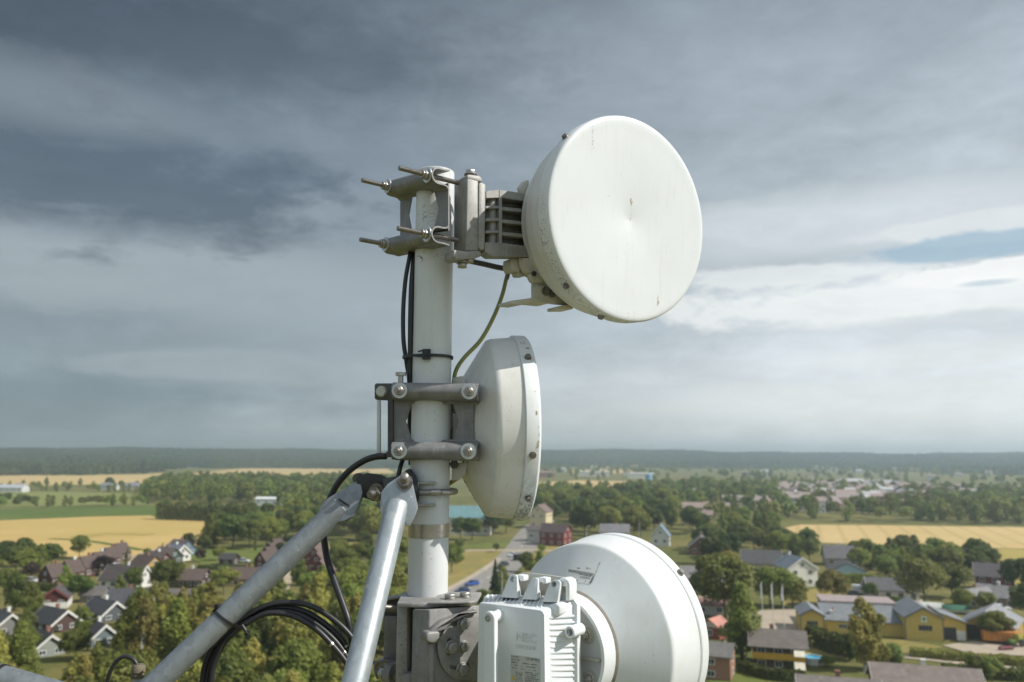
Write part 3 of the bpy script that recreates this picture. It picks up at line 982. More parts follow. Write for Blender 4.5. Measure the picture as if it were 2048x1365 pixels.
rad_u = thing('radio_unit', 'light grey finned radio box with a lifting handle in front of the lower dish', 'radio unit', (.03, 1.06, 37.66))
facepx = [(958, 1211), (960, 1207), (965, 1206), (1080, 1220.5), (1086, 1224), (1088.5, 1230), (1091, 1470), (953, 1452)]
back = [(970, 1197), (974, 1195), (980, 1195), (1130, 1198), (1142, 1203), (1147, 1212), (1150, 1480), (962, 1460)]
mb = MB().frustum(onO(facepx, .0035), onO(back, .043))
mb.build('housing', M['white_radio'], rad_u)
MB().prism(onO(facepx, 0), aO * .0045).build('front_cover', M['white_radio'], rad_u, bevel=.0016)
fl = [(966, 1195), (969, 1192), (976, 1190.5), (1130, 1193), (1147, 1198), (1154, 1209), (1156, 1480), (958, 1460)]
MB().prism(onO(fl, .043), aO * .005).build('back_flange', M['white_radio'], rad_u, bevel=.0012)
fl2 = [(u + (1.5 if u > 1100 else 2), v + 1) for u, v in fl]
MB().prism(onO(fl2, .0495), aO * .007).build('rear_cover', M['white_radio'], rad_u, bevel=.0012)
mb = MB()
for k in range(15):
    s_ = k / 14
    F_ = PL(966 + s_ * 112, 1208 + s_ * 13.8, QO + aO * .006, aO)
    B_ = PL(975 + s_ * 118, 1193.5 + s_ * 3.5, QO + aO * .0425, aO)
    mb.prism([F_ - UP * .003, F_ + UP * .0012, F_.lerp(B_, .25) + UP * .0042, B_ + UP * .0035, B_ - UP * .004], hO * .0024)
for k in range(19):
    v_ = 1239 + k * 11.6
    F_ = PL(1089, v_, QO + aO * .006, aO)
    B_ = PL(1146.5, v_ - 5 + k * .35, QO + aO * .0425, aO)
    mb.prism([F_ - hO * .002, F_ + hO * .0012, F_.lerp(B_, .2) + hO * .0032, B_ + hO * .0025, B_ - hO * .004], UP * .0026)
mb.build('heat_sink', M['white_radio'], rad_u, bevel=.0004, segs=1)
for lu in ([(1007, 1194), (1015, 1160), (1019, 1152), (1026, 1149.5), (1032, 1150), (1035, 1154), (1040, 1196)],
           [(1048, 1198), (1060, 1164), (1064, 1157), (1071, 1156), (1077, 1159), (1079, 1199)],
           [(1089, 1203), (1098, 1170), (1103, 1162), (1110, 1160), (1118, 1161), (1122, 1166), (1120, 1204)]):
    ob = MB().frustum([p - aO * .006 * (1 if v > 1185 else 0) for p, (u, v) in zip(onO(lu, .024), lu)], [p + (UP * -.000) for p in onO([(u + 3, v) for u, v in lu], .043)]).build('lug', M['white_radio'], rad_u, bevel=.0012)
    if lu[0][0] != 1048:
        hp_ = (1021.5, 1159.5) if lu[0][0] == 1007 else (1104.5, 1170)
        p = PL(hp_[0], hp_[1], QO + aO * .02, aO)
        cut(ob, MB().cyl(p - aO * .004, p + aO * .017, .0036, 24))
    x0, y0 = lu[2]
    MB().prism(onO([(x0 + 1, y0 + .5), (x0 + 16, y0 - 2), (x0 + 28, y0), (x0 + 28, y0 + 11), (x0 + 21, y0 + 11), (x0 + 20, y0 + 8), (x0 + 2, y0 + 9)], .034), aO * .012).build('hook', M['white_radio'], rad_u, bevel=.001)
mb = MB().prism(onO([(1030, 1160), (1034, 1150), (1042, 1146), (1060, 1146.5), (1100, 1151), (1126, 1155), (1136, 1160), (1140, 1168), (1140, 1202), (1028, 1197)], .052), aO * .003)
mb.build('guard_plate', M['cream'], rad_u, bevel=.0008)
mb = MB().prism(onO([(1119, 1157), (1129, 1157), (1137, 1162), (1139, 1170), (1139, 1202), (1131, 1202), (1131, 1174), (1119, 1172)], .034), aO * .018)
mb.build('lug_side', M['white_radio'], rad_u, bevel=.001)
p = PL(1139, 1265.5, QO + aO * .026, aO)
bo = MB().lathe([(0, 0), (.0068, 0), (.0074, .0006), (.0074, .026), (.0068, .0266), (0, .0266)], p, aO, 32).build('side_boss', M['white_radio'], rad_u)
cut(bo, MB().cyl(p - aO * .003, p + aO * .014, .0046, 24))
p = onO([(1121, 1258), (1138, 1255), (1138, 1277), (1121, 1274)], .030)
MB().prism(p, aO * .013).build('boss_web', M['white_radio'], rad_u, bevel=.001)
# corner boss at the upper right of the finned side
MB().prism(onO([(1086, 1226), (1090, 1212), (1112, 1206), (1120, 1212), (1118, 1232), (1089, 1238)], .016), aO * .020).build('corner_boss', M['white_radio'], rad_u, bevel=.004, segs=3)
hd_ = MB().prism(onO([(966, 1236), (968, 1228), (973, 1223.5), (979, 1223.5), (986, 1229), (989, 1237), (989.5, 1480), (964, 1470)], -.026), aO * .008)
ha = hd_.build('handle', M['white_radio'], rad_u, bevel=.0022, segs=3)
p = PL(979, 1236.5, QO - aO * .02, aO)
MB().lathe([(0, 0), (.0064, 0), (.0068, .016), (.0085, .0195), (.0085, .021)], p, aO, 30).build('post', M['white_radio'], ha)
p = PL(975.5, 1236.5, QO - aO * .026, aO)
MB().lathe([(.0018, -.001), (.0028, -.0012), (.0042, -.0008), (.0045, 0)], p, aO, 24).build('handle_screw', M['bolt'], ha)


def ho(off): return lambda u, v: PL(u, v, QO - aO * off, aO)


mb = MB()
e1 = (.9925, .122); e2 = (.0, -1.)


def emboss(text, o, size, fit, d):
    vs, fs = glyphs(text, True)
    x1 = max(v[0] for v in vs)
    px = [(o[0] + e1[0] * x / x1 * fit, o[1] + e1[1] * x / x1 * fit - y * size) for x, y in vs]
    h0, h1 = ho(-.0004), ho(d)
    ec = {}
    for f in fs:
        for a, b_ in zip(f, f[1:] + f[:1]):
            ec[(a, b_)] = 1
    n = len(px)
    side = [[a, b_, b_ + n, a + n] for (a, b_) in ec if (b_, a) not in ec]
    mb.add([h0(*q) for q in px] + [h1(*q) for q in px], [[i + n for i in f] for f in fs] + side)


emboss('NEC', (1030.5, 1280.5), 24.5, 42, .0010)
emboss('PASOLINK', (1031, 1296), 12, 42.5, .0006)
mb.build('raised_lettering', M['emboss'], rad_u)
lb = MB().prism(onO([(1021.5, 1309), (1080.5, 1318), (1082, 1450), (1020, 1440)], -.0004), aO * .0006).build('rating_label', M['label'], rad_u)
hl = ho(.0006)
mb = MB(); rn = random.Random(9)
lay(mb, 'CE 0678', (1051, 1320), e1, e2, 7.5, 22.5, hl, True)
c_ = hl(1076.3, 1321.6)
mb.lathe([(.0014, 0), (.0019, 0), (.0019, .0001), (.0014, .0001)], c_, -aO, 20)
for k in range(5):
    bars(mb, (1023, 1314.5 + k * 5.6), e1, e2, 9, (14, 16, 14, 13, 11)[k], 3.2, hl, rn)
    if k > 1: bars(mb, (1042, 1316 + k * 5.8), e1, e2, 9, 34 - k, 2.2, hl, rn)
for k in range(14):
    bars(mb, (1031, 1345 + k * 3.1), e1, e2, 9, 14, 1.9, hl, rn)
    bars(mb, (1050, 1346 + k * 3.9), e1, e2, 9, 28 - (k % 3) * 3, 2.6, hl, rn)
mb.build('label_print', M['ink_grey'], lb)
mb = MB()
mb.add([hl(1023, 1359.5), hl(1030.5, 1360.5), hl(1027, 1348)], [[0, 1, 2]])
mb.build('warning_triangle', M['yellow_ink'], lb)

# ---- cast mount between the pole and the lower dish
mt = thing('mount_casting', 'heavy grey cast mount with slotted plate and four bolts under the pole', 'mount', (PO.x, PO.y, 37.7))
k7 = 6.658


def z7(x, y): return (740 + x / k7, 1160 + y / k7)


zt0 = PY(835, 1203, 1.165).z
A_, B_, C_ = PY(824.8, 1219, 1.150), PY(858.6, 1220, 1.132), PY(960, 1211, 1.172)
D_ = A_ + (C_ - B_) * .9
dz = Vector((0, 0, -.24))
Q7 = B_.copy(); N7 = (C_ - B_).cross(UP).normalized()          # plane of the slotted side
if N7.dot(Q7 - CAM) > 0: N7 = -N7
blk = MB().frustum([A_, B_, C_ + (C_ - B_) * .1, D_], [p + dz for p in (A_, B_, C_ + (C_ - B_) * .1, D_)])
blk.build('pivot_block', M['cast_dark'], mt, bevel=.0018)


def on7(pts, off): return [PL(*z7(x, y), Q7 + N7 * off, N7) for x, y in pts]


arc7 = [(1500, 452), (1290, 462), (1195, 478), (1120, 560), (1010, 660), (935, 760), (900, 860), (905, 980), (940, 1110), (1000, 1215), (1075, 1290), (1150, 1330), (1500, 1360)]
sp_ = MB().prism(on7(arc7, .006), -N7 * .0065).build('slotted_plate', M['cast_dark'], mt, bevel=.0012)
for pts in ([(1085, 600), (1110, 575), (1170, 560), (1300, 545), (1325, 570), (1325, 600), (1300, 612), (1170, 615), (1100, 628)],
            [(1045, 795), (1070, 780), (1095, 800), (1090, 860), (1085, 960), (1080, 1000), (1055, 1015), (1032, 995), (1030, 900)],
            [(1075, 1150), (1095, 1140), (1170, 1160), (1300, 1115), (1325, 1110), (1330, 1135), (1310, 1155), (1180, 1210), (1090, 1200), (1072, 1180)]):
    mbc = MB().prism(on7(pts, .009), -N7 * .0072)
    cut(sp_, mbc)
for x, y, r_ in ((1240, 580, .0092), (1085, 898, .0092), (1245, 885, .0078), (1228, 1195, .0092)):
    p = PL(*z7(x, y), Q7 + N7 * .006, N7)
    mb = MB().lathe([(.0095 * r_ / .0092, 0), (.0095 * r_ / .0092, .0012), (r_ * .8, .0015)], p, N7, 28)
    mb.tube([p + N7 * .001, p + N7 * .0068], r_ * .92, 6, True)
    mb.lathe([(r_ * .62, .0068), (r_ * .55, .0074), (r_ * .3, .0070), (0, .0070)], p, N7, 20)
    mb.build('hex_bolt', M['bolt'], mt, bevel=.0006, segs=1)
# diagonal rib that ends in a knob
mb = MB().prism(on7([(800, 690), (950, 560), (1190, 462), (1440, 400), (1440, 450), (1195, 476), (1100, 570), (1015, 660), (930, 690)], .012), -N7 * .013)
mb.build('rib', M['cast_dark'], mt, bevel=.003)
mb = MB().prism(on7([(748, 745), (775, 700), (930, 690), (932, 780), (905, 850), (800, 845), (755, 820)], .018), -N7 * .019)
mb.build('knob', M['cast_dark'], mt, bevel=.004, segs=3)
a, b = PL(*z7(815, 850), Q7 + N7 * .006, N7), PL(*z7(820, 1480), Q7 + N7 * .006, N7)
MB().cyl(a, b, .0042, 20).build('jack_screw', M['cast_dark'], mt)
# top plate and front leg
tp = [Vector(PL(*z7(x, y), Vector((0, 0, zt0)), UP)) for x, y in ((362, 306), (770, 318), (1300, 275), (1425, 262))]
y_far = 1.245
tp = [tp[0], tp[1], tp[2], tp[3], Vector((tp[3].x + .004, y_far, zt0)), Vector((tp[0].x - .005, y_far, zt0))]
MB().prism(tp, Vector((0, 0, -.006))).build('top_plate', M['cast'], mt, bevel=.0014)
tq = [Vector(PL(*z7(x, y), Vector((0, 0, zt0 + .003)), UP)) for x, y in ((768, 300), (1330, 292), (1425, 272), (1428, 252), (1385, 245))] + [Vector((tp[0].x + .06, y_far, zt0 + .003))]
MB().prism(tq, Vector((0, 0, -.0028))).build('hinge_tongue', M['cast'], mt, bevel=.001)
for x, y in ((1065, 255), (1265, 232)):
    p = PL(*z7(x, y), Vector((0, 0, zt0 + .003)), UP)
    mb = MB().cyl(p, p + UP * .0014, .0102, 24).hexa(p + UP * .0014, UP, .0085, .0058)
    mb.build('hex_bolt', M['bolt'], mt, bevel=.0006, segs=1)
Ql = Vector((0, 1.158, 0)); Nl = Vector((-.06, -1, 0)).normalized()


def onL(pts, off=0.): return [PL(*z7(x, y), Ql + Nl * off, Nl) for x, y in pts]


MB().prism(onL([(358, 335), (500, 345), (500, 380), (498, 1500), (335, 1500)]), -Nl * .03).build('front_leg', M['cast'], mt, bevel=.002)
MB().prism(onL([(490, 370), (575, 380), (570, 1500), (485, 1500)], -.024), -Nl * .02).build('leg_gap_shade', M['dark_plate'], mt)  # dark sheet painted in for the shade of the gap beside the leg
a, b = PL(*z7(190, 372), Ql - Nl * .012, Nl), PL(*z7(365, 388), Ql - Nl * .012, Nl)
mb = MB(); thread(mb, a + (a - b) * .35, b, .0048); mb.build('threaded_rod', M['rod'], mt, sharp=50)
# folded clamp half left of the pole
lc = thing('pole_clamp', 'dark folded steel clamp half half hidden behind the steep strut at the pole foot', 'clamp', (PO.x, PO.y, 37.7))
lc['label'] = 'dark folded steel clamp half at the pole foot, behind the steep strut'
Qk = Vector((0, 1.19, 0)); Nk = Vector((-.25, -1, 0)).normalized()


def onK(pts, off=0.): return [PL(*z7(x, y), Qk + Nk * off, Nk) for x, y in pts]


MB().prism(onK([(120, 480), (350, 490), (350, 1150), (160, 1090), (178, 1040), (180, 520), (165, 500)]), -Nk * .004).build('clamp_web', M['clamp'], lc, bevel=.001)
MB().prism(onK([(150, 262), (505, 205), (505, 225), (150, 285)], .004), -Nk * .03).build('top_flange', M['clamp'], lc, bevel=.0006, segs=1)
MB().prism(onK([(150, 290), (505, 232), (505, 500), (150, 480)], -.012), -Nk * .004).build('inner_web', M['dark_plate'], lc)
rollp = [(175, 1060), (120, 1068), (75, 1085), (50, 1120), (42, 1180), (55, 1260), (90, 1330), (110, 1320), (80, 1250), (72, 1180), (80, 1130), (110, 1105), (180, 1092), (345, 1150), (345, 1120)]
MB().prism(onK(rollp, .014), -Nk * .04).build('rolled_lip', M['clamp'], lc, bevel=.0008, segs=1)
a, b = PL(*z7(70, 1215), Qk + Nk * .01, Nk), PL(*z7(430, 1310), Qk + Nk * .02, Nk)
ax_ = (b - a).normalized()
mb = MB(); thread(mb, a + ax_ * .004, b, .0045); rd = mb.build('threaded_rod', M['rod'], lc, sharp=50)
mb = MB().hexa(a + ax_ * .010, ax_, .0095, .008).cyl(a + ax_ * .018, a + ax_ * .020, .0125)
mb.build('nut', M['bolt'], rd, bevel=.0006, segs=1)
mb = MB().cyl(PL(*z7(232, 1255), Qk + Nk * .016, Nk), PL(*z7(325, 1265), Qk + Nk * .018, Nk), .0155, 28)
mb.build('roller', M['cast_dark'], lc, bevel=.001)
MB().prism(onL([(408, 1262), (640, 1236), (740, 1240), (780, 1262), (780, 1600), (408, 1600)], .008), -Nl * .03).build('lower_yoke', M['cast_dark'], mt, bevel=.002)
sq = MB().prism(onL([(790, 1275), (925, 1268), (930, 1600), (790, 1600)], .004), -Nl * .03).build('jack_socket', M['cast_dark'], mt, bevel=.001)
cut(sq, MB().prism(onL([(815, 1300), (905, 1294), (905, 1400), (815, 1400)], .008), -Nl * .02))
# ================================================================== the land below
rng = np.random.default_rng(11)
rr = random.Random(21)


def lin(r_, g_, b_):
    f = lambda c: ((c / 255 + .055) / 1.055) ** 2.4 if c > 10 else c / 255 / 12.92
    return (f(r_), f(g_), f(b_))


def sstep(a, b, x):
    t_ = min(1, max(0, (x - a) / (b - a))); return t_ * t_ * (3 - 2 * t_)


def wood_edge(a):                 # distance at which the forested rise begins
    return 1560 + 620 * sstep(-.43, -.38, a) + 330 * sstep(-.12, .05, a) - 500 * sstep(.35, .62, a)


def terrain(x, y):
    r_ = math.hypot(x, y)
    a = math.atan2(x, y)
    amp = 43 + 4 * math.sin(a * 5 + 1.0) + 3.5 * math.sin(a * 13) + 2.5 * math.sin(a * 31 + r_ * .004) + 1.5 * math.sin(a * 67) - 4 * sstep(-.1, .5, a) + 4 * sstep(-.3, -.6, a)
    return sstep(wood_edge(a) + 30, 3900, r_) * amp + sstep(3900, 6000, r_) * 6


# ---- ground: one sheet out to the horizon
def ground_mat():
    t = NT('meadow')
    w_ = t.co((1, 1, 1), 'World')
    a = t.noise(.012, 6, .65, w_)
    b = t.noise(.11, 5, .7, w_)
    c = t.noise(1.3, 4, .7, w_)
    col = t.mix(t.ramp(a, .38, .62), (.095, .110, .030), (.190, .160, .055))
    col = t.mix(t.math('MULTIPLY', t.ramp(b, .45, .7), .7), col, (.27, .215, .085))
    col = t.mix(t.math('MULTIPLY', t.ramp(c, .4, .7), .5), col, (.075, .092, .026))
    return t.fin(col, .95, 0, .1)


def field_mat(name, c1_, c2_, c3_, rows=0., az_=60, sc=.02):
    t = NT(name)
    w_ = t.co((1, 1, 1), 'World')
    a = t.noise(sc, 6, .62, w_)
    col = t.mix(t.ramp(a, .35, .65), c1_, c2_)
    g_ = t.noise(.35, 5, .7, w_)
    col = t.mix(t.math('MULTIPLY', t.ramp(g_, .42, .72), .5), col, c3_)
    lo = t.noise(.006, 3, .5, w_)
    col = t.mix(t.math('MULTIPLY', t.ramp(lo, .52, .66), .55), col, c3_)
    if rows:
        mp = t.n('ShaderNodeMapping'); mp.inputs['Rotation'].default_value = (0, 0, rad(az_)); t.l(w_, mp.inputs[0])
        wv = t.n('ShaderNodeTexWave'); wv.inputs['Scale'].default_value = rows; wv.inputs['Distortion'].default_value = .6
        wv.inputs['Detail'].default_value = 2; wv.inputs['Detail Scale'].default_value = .02
        t.l(mp.outputs[0], wv.inputs['Vector'])
        col = t.mix(t.math('MULTIPLY', t.ramp(wv.outputs['Fac'], .82, .97), .33), col, tuple(x * .62 for x in c3_))
    return t.fin(col, .95, 0, .1)


M['ground'] = ground_mat()
M['wheat'] = field_mat('ripe_wheat', (.49, .335, .125), (.57, .40, .165), (.42, .32, .095), .035, 62)
M['wheat2'] = field_mat('pale_wheat', (.52, .36, .16), (.58, .42, .21), (.47, .36, .14), .03, 20)
M['crop'] = field_mat('green_crop', (.095, .135, .03), (.13, .165, .04), (.075, .11, .028), .05, 70)
M['ley'] = field_mat('pale_ley', (.19, .21, .065), (.25, .245, .085), (.16, .19, .06), .03, 60)
M['dry'] = field_mat('dry_grass', (.33, .25, .085), (.25, .21, .07), (.13, .13, .04), 0, 0, .08)
M['lawn'] = field_mat('lawn', (.10, .14, .03), (.15, .175, .045), (.20, .17, .06), 0, 0, .1)
M['mustard'] = field_mat('stubble', (.36, .28, .075), (.31, .26, .07), (.40, .31, .11), .03, 30)


def asphalt(name, c):
    t = NT(name)
    w_ = t.co((1, 1, 1), 'World')
    col = t.mix(t.noise(.4, 6, .7, w_), tuple(x * .8 for x in c), tuple(x * 1.2 for x in c))
    col = t.mix(t.math('MULTIPLY', t.ramp(t.noise(.08, 4, .6, w_), .5, .7), .3), col, tuple(x * 1.5 for x in c))
    return t.fin(col, .9, 0, .3)


M['asphalt'] = asphalt('asphalt', (.245, .225, .20))
M['gravel'] = asphalt('gravel', (.40, .33, .25))
M['track'] = asphalt('dirt_track', (.38, .31, .21))
M['white_line'] = plain('road_paint', (.75, .74, .70), .8, 0, .1, 2)

mb = MB()
vs, fs, seg = [(0, 0, 0)], [], 220
radii = [40 * (1.085 ** i) for i in range(66)]
for r_ in radii:
    for k in range(seg):
        a = 2 * math.pi * k / seg
        x, y = r_ * math.sin(a), r_ * math.cos(a)
        vs.append((x, y, terrain(x, y)))
for k in range(seg): fs.append([0, 1 + k, 1 + (k + 1) % seg])
for i in range(len(radii) - 1):
    for k in range(seg):
        a, b = 1 + i * seg, 1 + (i + 1) * seg
        fs.append([a + k, b + k, b + (k + 1) % seg, a + (k + 1) % seg])
mb.add(vs, fs, 0, True)
kind(mb.build('ground', M['ground']), 'structure')
lev = [0]


def sheet(name, px, mat_, z=None, ground=True):
    lev[0] += 1
    z = z or .012 + lev[0] * .004
    pts = [G(u, v) for u, v in px]
    mb = MB(); mb.add([(p.x, p.y, z) for p in pts], [list(range(len(pts)))])
    return kind(mb.build(name, M[mat_]), 'structure')


def strip(name, px, wd, mat_):
    lev[0] += 1
    z = .012 + lev[0] * .004
    pts = spline([G(u, v) for u, v in px], 6)
    vs, fs = [], []
    for i, p in enumerate(pts):
        d = (pts[min(i + 1, len(pts) - 1)] - pts[max(i - 1, 0)]).normalized(); nn = Vector((-d.y, d.x, 0))
        vs += [(p.x + nn.x * wd / 2, p.y + nn.y * wd / 2, z), (p.x - nn.x * wd / 2, p.y - nn.y * wd / 2, z)]
        if i: fs.append([2 * i - 2, 2 * i - 1, 2 * i + 1, 2 * i])
    mb = MB(); mb.add(vs, fs)
    return kind(mb.build(name, M[mat_]), 'structure')


sheet('wheat_field', [(-160, 1043), (0, 1041.5), (180, 1034), (300, 1031), (316, 1037), (400, 1040), (500, 1044), (488, 1058), (450, 1074), (400, 1090), (350, 1103), (285, 1106), (255, 1116), (185, 1120), (100, 1110), (0, 1100), (-160, 1096)], 'wheat')
sheet('crop_field', [(-160, 1017), (0, 1018), (150, 1014), (314, 1012), (316, 1031), (180, 1033.5), (0, 1041), (-160, 1042.5)], 'crop')
sheet('ley_field', [(-160, 986), (0, 985), (120, 984), (260, 987), (300, 998), (300, 1010), (150, 1012), (-160, 1015)], 'ley')
sheet('far_field', [(-160, 949), (0, 946), (200, 943.5), (335, 942), (320, 966), (200, 969), (0, 973), (-160, 976)], 'wheat2')
sheet('far_field', [(380, 947), (480, 938), (560, 935), (760, 929), (790, 947), (560, 953), (500, 962), (440, 958)], 'wheat2')
sheet('far_field', [(1060, 966), (1160, 961), (1300, 964), (1380, 972), (1300, 981), (1200, 978), (1060, 975)], 'wheat2')
sheet('far_field', [(1140, 941), (1250, 938), (1290, 945), (1150, 950)], 'wheat2')
sheet('wheat_field', [(1540, 1062), (1600, 1050), (1750, 1051), (2048, 1055), (2260, 1058), (2260, 1102), (2048, 1098), (1850, 1093), (1700, 1088), (1550, 1082)], 'wheat2')
sheet('stubble_field', [(1820, 1093), (2048, 1099), (2260, 1103), (2260, 1180), (2040, 1172), (1940, 1140), (1850, 1110)], 'mustard')
sheet('meadow', [(630, 1089), (740, 1084), (830, 1088), (880, 1096), (880, 1107), (740, 1108), (640, 1106)], 'dry')
sheet('meadow', [(835, 1215), (880, 1196), (957, 1153), (999, 1123), (1012, 1103), (960, 1100), (900, 1106), (835, 1112)], 'dry')
sheet('lawn', [(915, 1093), (960, 1088), (1012, 1084), (1022, 1086), (1012, 1097), (940, 1098)], 'lawn')
sheet('meadow', [(1046, 1122), (1068, 1101), (1080, 1080), (1135, 1088), (1210, 1086), (1150, 1100), (1130, 1130), (1040, 1160)], 'dry')
sheet('meadow', [(1590, 1185), (1700, 1168), (1790, 1180), (1850, 1200), (1640, 1204), (1560, 1212)], 'dry')
sheet('lawn', [(20, 1181), (107, 1183), (106, 1201), (20, 1202)], 'ley')
sheet('lawn', [(350, 1096), (440, 1100), (540, 1090), (540, 1125), (400, 1130), (375, 1112)], 'lawn')
sheet('lawn', [(1425, 1335), (1500, 1335), (1640, 1352), (1640, 1420), (1400, 1420)], 'lawn')
sheet('lawn', [(1600, 1268), (1800, 1280), (1890, 1295), (1790, 1310), (1600, 1320)], 'dry')
sheet('meadow', [(430, 1285), (500, 1282), (500, 1305), (440, 1310)], 'dry')
strip('track', [(500, 1060), (440, 1070), (390, 1082), (340, 1094), (300, 1104), (277, 1113), (268, 1124), (256, 1138), (240, 1150), (214, 1163)], 3.6, 'track')
strip('field_margin', [(100, 1078), (170, 1082), (225, 1090), (285, 1101)], 3.5, 'crop')
strip('field_margin', [(150, 1076), (220, 1068), (300, 1070)], 9, 'mustard')
sheet('street', [(574, 1116), (602, 1114), (588, 1150), (574, 1190), (566, 1215), (540, 1215), (546, 1170), (560, 1140)], 'track')
roadpx = [(1092, 1040), (1074, 1052), (1058, 1070), (1045, 1092), (1026, 1116), (1000, 1139), (968, 1162), (925, 1185), (860, 1216), (780, 1250)]
strip('road', roadpx, 12.5, 'asphalt')
strip('road', [(1140, 1104), (1060, 1101), (1030, 1102), (980, 1101), (880, 1104), (800, 1108)], 5, 'track')
strip('pavement', [(1000, 1117), (980, 1131), (940, 1156), (890, 1182), (840, 1204)], 2.2, 'gravel')
P_ = spline([G(u, v) for u, v in roadpx[2:9]], 12)
mb = MB()
for i in range(0, len(P_) - 4, 4):
    a, b = P_[i], P_[i + 2]; d = (b - a).normalized(); nn = Vector((-d.y, d.x, 0)) * .09
    z = Vector((0, 0, .17))
    mb.add([a - nn + z, a + nn + z, b + nn + z, b - nn + z], [[0, 1, 2, 3]])
kind(mb.build('road_marking', M['white_line']), 'structure')
strip('road', [(380, 1340), (430, 1322), (470, 1312), (520, 1303)], 4.5, 'asphalt')
sheet('yard', [(1498, 1234), (1522, 1222), (1600, 1219), (1660, 1222), (1610, 1263), (1500, 1270)], 'gravel')
sheet('yard', [(1640, 1200), (1700, 1192), (1845, 1200), (1845, 1220), (1790, 1222), (1640, 1222)], 'gravel')
sheet('street', [(1385, 1206), (1428, 1166), (1452, 1164), (1430, 1196), (1452, 1220), (1400, 1222)], 'gravel')
sheet('yard', [(1884, 1292), (1945, 1284), (2110, 1292), (2110, 1316), (1940, 1308)], 'gravel')
strip('road', [(1770, 1311), (1850, 1318), (1950, 1330), (2080, 1346), (2200, 1362)], 3.4, 'gravel')
sheet('driveway', [(1432, 1290), (1462, 1278), (1472, 1296), (1440, 1300)], 'gravel')
sheet('driveway', [(205, 1158), (235, 1150), (262, 1158), (215, 1168)], 'track')


# ================================================================== foliage
def leaf_mat(name, a, b, c, tr=.38):
    t = NT(name)
    oi = t.n('ShaderNodeObjectInfo')
    ge = t.n('ShaderNodeNewGeometry')
    o = t.co()
    col = t.mix(t.ramp(t.noise(.45, 3, .6, o), .35, .68), a, b)
    col = t.mix(t.math('MULTIPLY', ge.outputs['Random Per Island'], .55), col, c)
    if name == 'forest_leaves':       # stands of different age and species
        st_ = t.noise(.006, 4, .6, t.co((1, 1, 1), 'World'))
        col = t.mix(t.ramp(st_, .42, .58), tuple(x * .62 for x in a), col)
    hs = t.n('ShaderNodeHueSaturation')
    t.l(col, hs.inputs['Color'])
    t.l(t.ramp(oi.outputs['Random'], 0, 1, .472, .520), hs.inputs['Hue'])
    t.l(t.ramp(t.math('FRACT', t.math('MULTIPLY', oi.outputs['Random'], 7.3)), 0, 1, .82, 1.85), hs.inputs['Value'])
    col = hs.outputs[0]
    t.fin(col, .55, 0, .25)
    tl = t.n('ShaderNodeBsdfTranslucent'); t.l(col, tl.inputs[0])
    mx = t.n('ShaderNodeMixShader'); mx.inputs[0].default_value = tr
    t.l(t.b.outputs[0], mx.inputs[1]); t.l(tl.outputs[0], mx.inputs[2]); t.l(mx.outputs[0], t.out.inputs[0])
    return t.m


M['leaf_oak'] = leaf_mat('oak_leaves', (.125, .150, .030), (.200, .215, .048), (.085, .108, .024))
M['leaf_birch'] = leaf_mat('birch_leaves', (.215, .215, .046), (.290, .265, .066), (.150, .160, .038))
M['leaf_dark'] = leaf_mat('dark_leaves', (.075, .100, .025), (.115, .138, .033), (.050, .070, .018))
M['leaf_spruce'] = leaf_mat('spruce_needles', (.04, .06, .022), (.06, .08, .026), (.028, .042, .016), .1)
M['leaf_far'] = leaf_mat('forest_leaves', (.042, .062, .022), (.068, .088, .026), (.03, .046, .016), .15)
M['leaf_red'] = leaf_mat('purple_leaves', (.045, .025, .022), (.07, .04, .03), (.03, .018, .016))
M['leaf_bush'] = leaf_mat('bush_leaves', (.12, .155, .03), (.18, .20, .045), (.08, .11, .024))
M['bark'] = plain('bark', (.09, .07, .05), .9, 0, .4, 6)
M['bark_birch'] = plain('birch_bark', (.45, .43, .38), .8, 0, .5, 4)


def leaves(mb_v, mb_f, centers, normals, size, rg, jit=.6, asp=.75):
    n = len(centers)
    nn = normals + np.array([0, 0, .35]) + rg.normal(0, jit, (n, 3)); nn /= np.linalg.norm(nn, axis=1)[:, None]
    a = np.cross(nn, rg.normal(0, 1, (n, 3))); a /= np.linalg.norm(a, axis=1)[:, None]
    b = np.cross(nn, a)
    s = size * rg.uniform(.6, 1.25, (n, 1))
    k = sum(len(x) for x in mb_v)
    v = np.stack([centers - a * s - b * s * asp * .3, centers + b * -s * asp, centers + a * s - b * s * asp * .2, centers + b * s * asp], 1).reshape(-1, 3)
    mb_v.append(v)
    mb_f.append(np.arange(n * 4).reshape(-1, 4) + k)


def arr_mesh(name, V_, F_, mat_):
    V_ = np.concatenate(V_); F_ = np.concatenate(F_)
    me = bpy.data.meshes.new(name)
    me.from_pydata(V_.tolist(), [], F_.tolist())
    me.materials.append(mat_)
    return me


